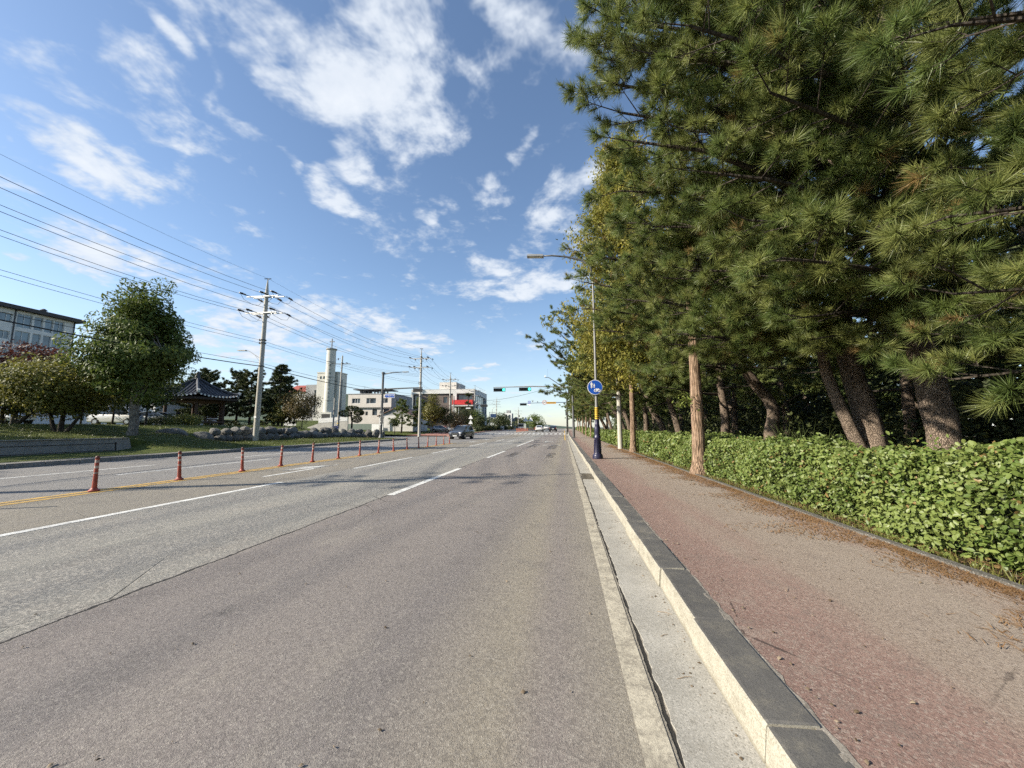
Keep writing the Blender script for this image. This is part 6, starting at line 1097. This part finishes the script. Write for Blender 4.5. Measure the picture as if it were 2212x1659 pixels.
def car(name, label, loc, head, kind, pm, cat='car', lights=True):
    K = KIND[kind]; t = thing(name, label, cat, loc, head-math.pi/2+math.pi/2)
    # body: forward is +x locally
    mb = MB(); V = []; prof = lambda w, z0, zb_: [(0, z0), (w*.86, z0), (w*.97, z0+.1), (w, (z0+zb_)*.5), (w*.985, zb_-.1), (w*.93, zb_-.015), (w*.5, zb_+.02), (0, zb_+.03)]
    n = 8
    for (x, w, z0, zb_) in K['low']:
        p = prof(w, z0, zb_); V += [(x, y, z) for y, z in p]+[(x, -y, z) for y, z in p[::-1]]
    m = 2*n; F = [(i*m+k, i*m+(k+1) % m, (i+1)*m+(k+1) % m, (i+1)*m+k) for i in range(len(K['low'])-1) for k in range(m)]+[tuple(range(m)), tuple(range((len(K['low'])-1)*m, len(K['low'])*m))[::-1]]
    mb.add(V, F); mb.build('body', pm, t, smooth=True, sharp=40)
    c = K['cab']; rows = [[(x, wb, zb_), (x, wr, zr), (x, -wr, zr), (x, -wb, zb_)] for x, wb, zb_, wr, zr in c]
    def q(name, fs, mat): b = MB(); [b.add(f, [tuple(range(len(f)))]) for f in fs]; return b.build(name, mat, t, smooth=False, recalc=False)
    q('windshield', [[rows[0][1], rows[1][1], rows[1][2], rows[0][2]]], M_carg); q('rear_window', [[rows[-2][1], rows[-1][1], rows[-1][2], rows[-2][2]]], M_carg)
    q('side_window', [[rows[i][0], rows[i+1][0], rows[i+1][1], rows[i][1]] for i in range(len(rows)-1)], M_carg); q('side_window', [[rows[i][3], rows[i][2], rows[i+1][2], rows[i+1][3]] for i in range(len(rows)-1)], M_carg)
    rf = MB(); P = [(x, wr, zr) for x, _, _, wr, zr in c[1:-1]]
    for i in range(len(P)-1):
        (xa, wa, za), (xb, wb2, zb2) = P[i], P[i+1]; rf.add([(xa, wa, za), (xa, 0, za+.035), (xa, -wa, za), (xb, -wb2, zb2), (xb, 0, zb2+.035), (xb, wb2, zb2)], [(0, 1, 4, 5), (1, 2, 3, 4)])
    rf.build('roof', pm, t, smooth=True, recalc=False); pl_ = MB()
    for s in (-1, 1):
        for i in range(len(c)-1): a = c[i]; b = c[i+1]; pl_.tube([(a[0], s*a[3], a[4]), (b[0], s*b[3], b[4])], .035, 5)
        for i in (2,): a = c[i]; pl_.tube([(a[0], s*a[1], a[2]), (a[0], s*a[3], a[4])], .03, 5)
        a = c[-2]; pl_.tube([(a[0]-.1, s*a[1], a[2]), (a[0], s*a[3], a[4])], .09, 5)
    pl_.build('pillars', pm, t)
    for sx in (1, -1):
        for sy in (1, -1):
            x = sx*K['wb']/2; y = sy*(K['W']/2-.10); w_ = bpy.data.objects.new('wheel', None); link(w_, t); w_.location = (x, y, K['wr']); r_ = K['wr']
            MB().tube([(0, -.11, 0), (0, -.09, 0), (0, .09, 0), (0, .11, 0)], [r_*.93, r_, r_, r_*.93], 20).build('tyre', M_tyre, w_, smooth=True, sharp=40); MB().cyl((0, sy*.08, 0), (0, sy*.118, 0), r_*.66, r_*.62, 16).build('rim', M_rim, w_)
            MB().cyl((x, sy*(K['W']/2-.3), K['wr']+.02), (x, sy*(K['W']/2-.012), K['wr']+.02), r_*1.16, r_*1.16, 20).build('wheel_arch', M_trim, t)
    xf = K['low'][-1][0]; xr = K['low'][0][0]; zf = K['low'][-1][3]
    for s in (-1, 1):
        MB().box((xf-.14, s*.66, zf+.05), (.30, .36, .14), (0, .12, -s*.45)).build('headlight', M_hl, t); MB().box((xr+.10, s*.66, K['low'][0][3]-.02), (.2, .34, .15), (0, 0, s*.35)).build('taillight', M_tl, t); MB().box((c[0][0]-.18, s*(c[0][1]+.2), c[0][2]+.1), (.14, .24, .16), None, .85).build('mirror', pm, t)
        MB().box((xf-.07, s*.62, .52), (.12, .24, .10), (0, 0, -s*.35)).build('fog_lamp', M_hl, t)
    gr_ = MB().prism([(-.48, zf-.02), (.48, zf-.02), (.36, zf-.24), (-.36, zf-.24)], xf-.05, xf+.02, 'x').build('grille', M_trim, t)
    for k in range(3): MB().box((xf+.022, 0, zf-.06-k*.065), (.012, .84-.1*k, .022)).build('chrome_bar', M_chr, gr_)
    MB().box((xf+.02, 0, zf-.32), (.02, .52, .11)).build('number_plate', M_swhite, t); MB().box((xr-.012, 0, .66), (.02, .52, .11)).build('number_plate', M_swhite, t); MB().box((xf-.08, 0, .34), (.2, 1.3, .12)).build('lower_bumper', M_trim, t); MB().box((xr+.06, 0, .38), (.16, 1.4, .14)).build('rear_bumper', M_trim, t)
    return t
HD = R(-90)
car('suv', 'dark blue-grey SUV driving towards the posts with its lamps bright', (-12.95, 47.6, .004), R(-97), 'suv', paintmat('suv_paint', (.055, .062, .075), .5)); 
car('sedan', 'white sedan driving away beside the orange posts', (-6.0, 93.5, rise(92.5)), R(90), 'sedan', paintmat('white_paint', (.75, .75, .73), 0))
car('sedan', 'black sedan driving away in the kerb lane', (-2.75, 95.5, rise(95.5)), R(90), 'sedan', paintmat('black_paint', (.018, .022, .026), .3))
car('sedan', 'small far white car between the white and the black sedan', (-6.75, 146, rise(146)), R(90), 'sedan', bpy.data.materials['white_paint'])
car('van', 'white van parked behind the slim dark trees', (-46.8, 34.5, bank(-46.8, 34.5)), R(10), 'van', bpy.data.materials['white_paint'], 'van'); car('sedan', 'silver car parked between the van and the pavilion', (-43.6, 35.6, bank(-43.6, 36)), R(15), 'sedan', paintmat('silver_paint', (.5, .52, .52), .4))
car('van', 'white van parked behind the olive maple', (-54, 30, bank(-54, 30)), R(0), 'van', bpy.data.materials['white_paint'], 'van'); car('sedan', 'small parked car seen between the far corner trunks', (-25.6, 78, far_bank(-25.6, 78)), R(0), 'sedan', bpy.data.materials['silver_paint'])
bu = thing('bus', 'dark fronted bus waiting far down the left lanes', 'bus', (-17.7, 156, rise(156))); MB().box((0, 5, 1.35), (2.5, 10, 2.2), None, .94).build('body', paintmat('bus_paint', (.10, .11, .12), .2), bu); MB().box((0, -.02, 1.65), (2.2, .06, .95)).build('windshield', M_carg, bu); MB().box((0, -.03, .75), (2.3, .05, .6)).build('front_panel', simple('bus_panel', (.45, .46, .48), .5), bu)
for s in (-1, 1): MB().cyl((s*1.05, 1.5, .45), (s*1.26, 1.5, .45), .45, .45, 14).build('wheel', M_tyre, bu); MB().box((s*.9, -.06, .7), (.3, .04, .2)).build('headlight', M_hl, bu); MB().box((s*1.4, -.3, 1.9), (.14, .2, .4)).build('mirror', M_trim, bu)


# ---- loose grit, leaf bits and twigs in the gutter, on the kerb and path
rg = np.random.default_rng(91); mb = MB(); M_bits = leafmat('litter_bits', (.10, .07, .04), (.34, .27, .19), None, 0, .1)
n = 1700; y = 1.2+rg.random(n)**2*22; zone = rg.random(n); x = np.where(zone < .45, .76-np.abs(rg.normal(size=n))*.06, np.where(zone < .62, 1.06+np.abs(rg.normal(size=n))*.05, np.where(zone < .82, rg.uniform(1.1, 3.3, n), rg.uniform(-4, .4, n))))
z = np.where(x < .45, .006, np.where(x < .78, .002, .156)); C = np.stack([x, y, z], 1); a = rg.uniform(0, 6.28, n); L = (.003+.011*rg.random(n)**3*(1+y*.05))[:, None]
t_ = np.stack([np.cos(a), np.sin(a), rg.normal(size=n)*.15], 1); s_ = np.stack([-np.sin(a), np.cos(a), rg.normal(size=n)*.15], 1)*rg.uniform(.3, .9, n)[:, None]; up_ = np.array([0, 0, 1.])*L*.7
V = np.stack([C-t_*L, C+s_*L+up_*.3, C+t_*L, C-s_*L, C+up_], 1).reshape(-1, 3); o_ = (np.arange(n)*5)[:, None]; F = np.concatenate([o_+np.array([[0, 1, 4]]), o_+np.array([[1, 2, 4]]), o_+np.array([[2, 3, 4]]), o_+np.array([[3, 0, 4]])])
tag(meshobj('loose_grit', tri_mesh('loose_grit', V, F, M_bits, {'rnd': np.repeat(rg.random(n), 5)})), 'loose grit and dry leaf bits lying in the gutter and on the path', 'grit', kind='stuff')
for k, (x, y, a, L) in enumerate(((.58, 2.32, .3, .09), (.60, 2.75, .5, .06), (.66, 3.1, -.4, .10), (.55, 5.4, .9, .12), (2.1, 4.4, .2, .08), (1.6, 3.2, 1.1, .07), (2.6, 6.1, -.3, .1))):
    zz_ = .004 if x < .78 else .157; p0 = Vector((x, y, zz_)); p1 = p0+Vector((math.cos(a)*L, math.sin(a)*L, .004)); tag(MB().tube([p0, (p0+p1)/2+Vector((.004, .006, .003)), p1], [.0022, .0018, .001], 5).build('fallen_twig', simple('twig', (.30, .22, .14), .9) if k == 0 else bpy.data.materials['twig']), 'thin dry twig lying on the concrete gutter' if x < .78 else 'thin dry twig lying on the red footpath', 'twig', 'twigs in the gutter' if x < .78 else 'twigs on the footpath')
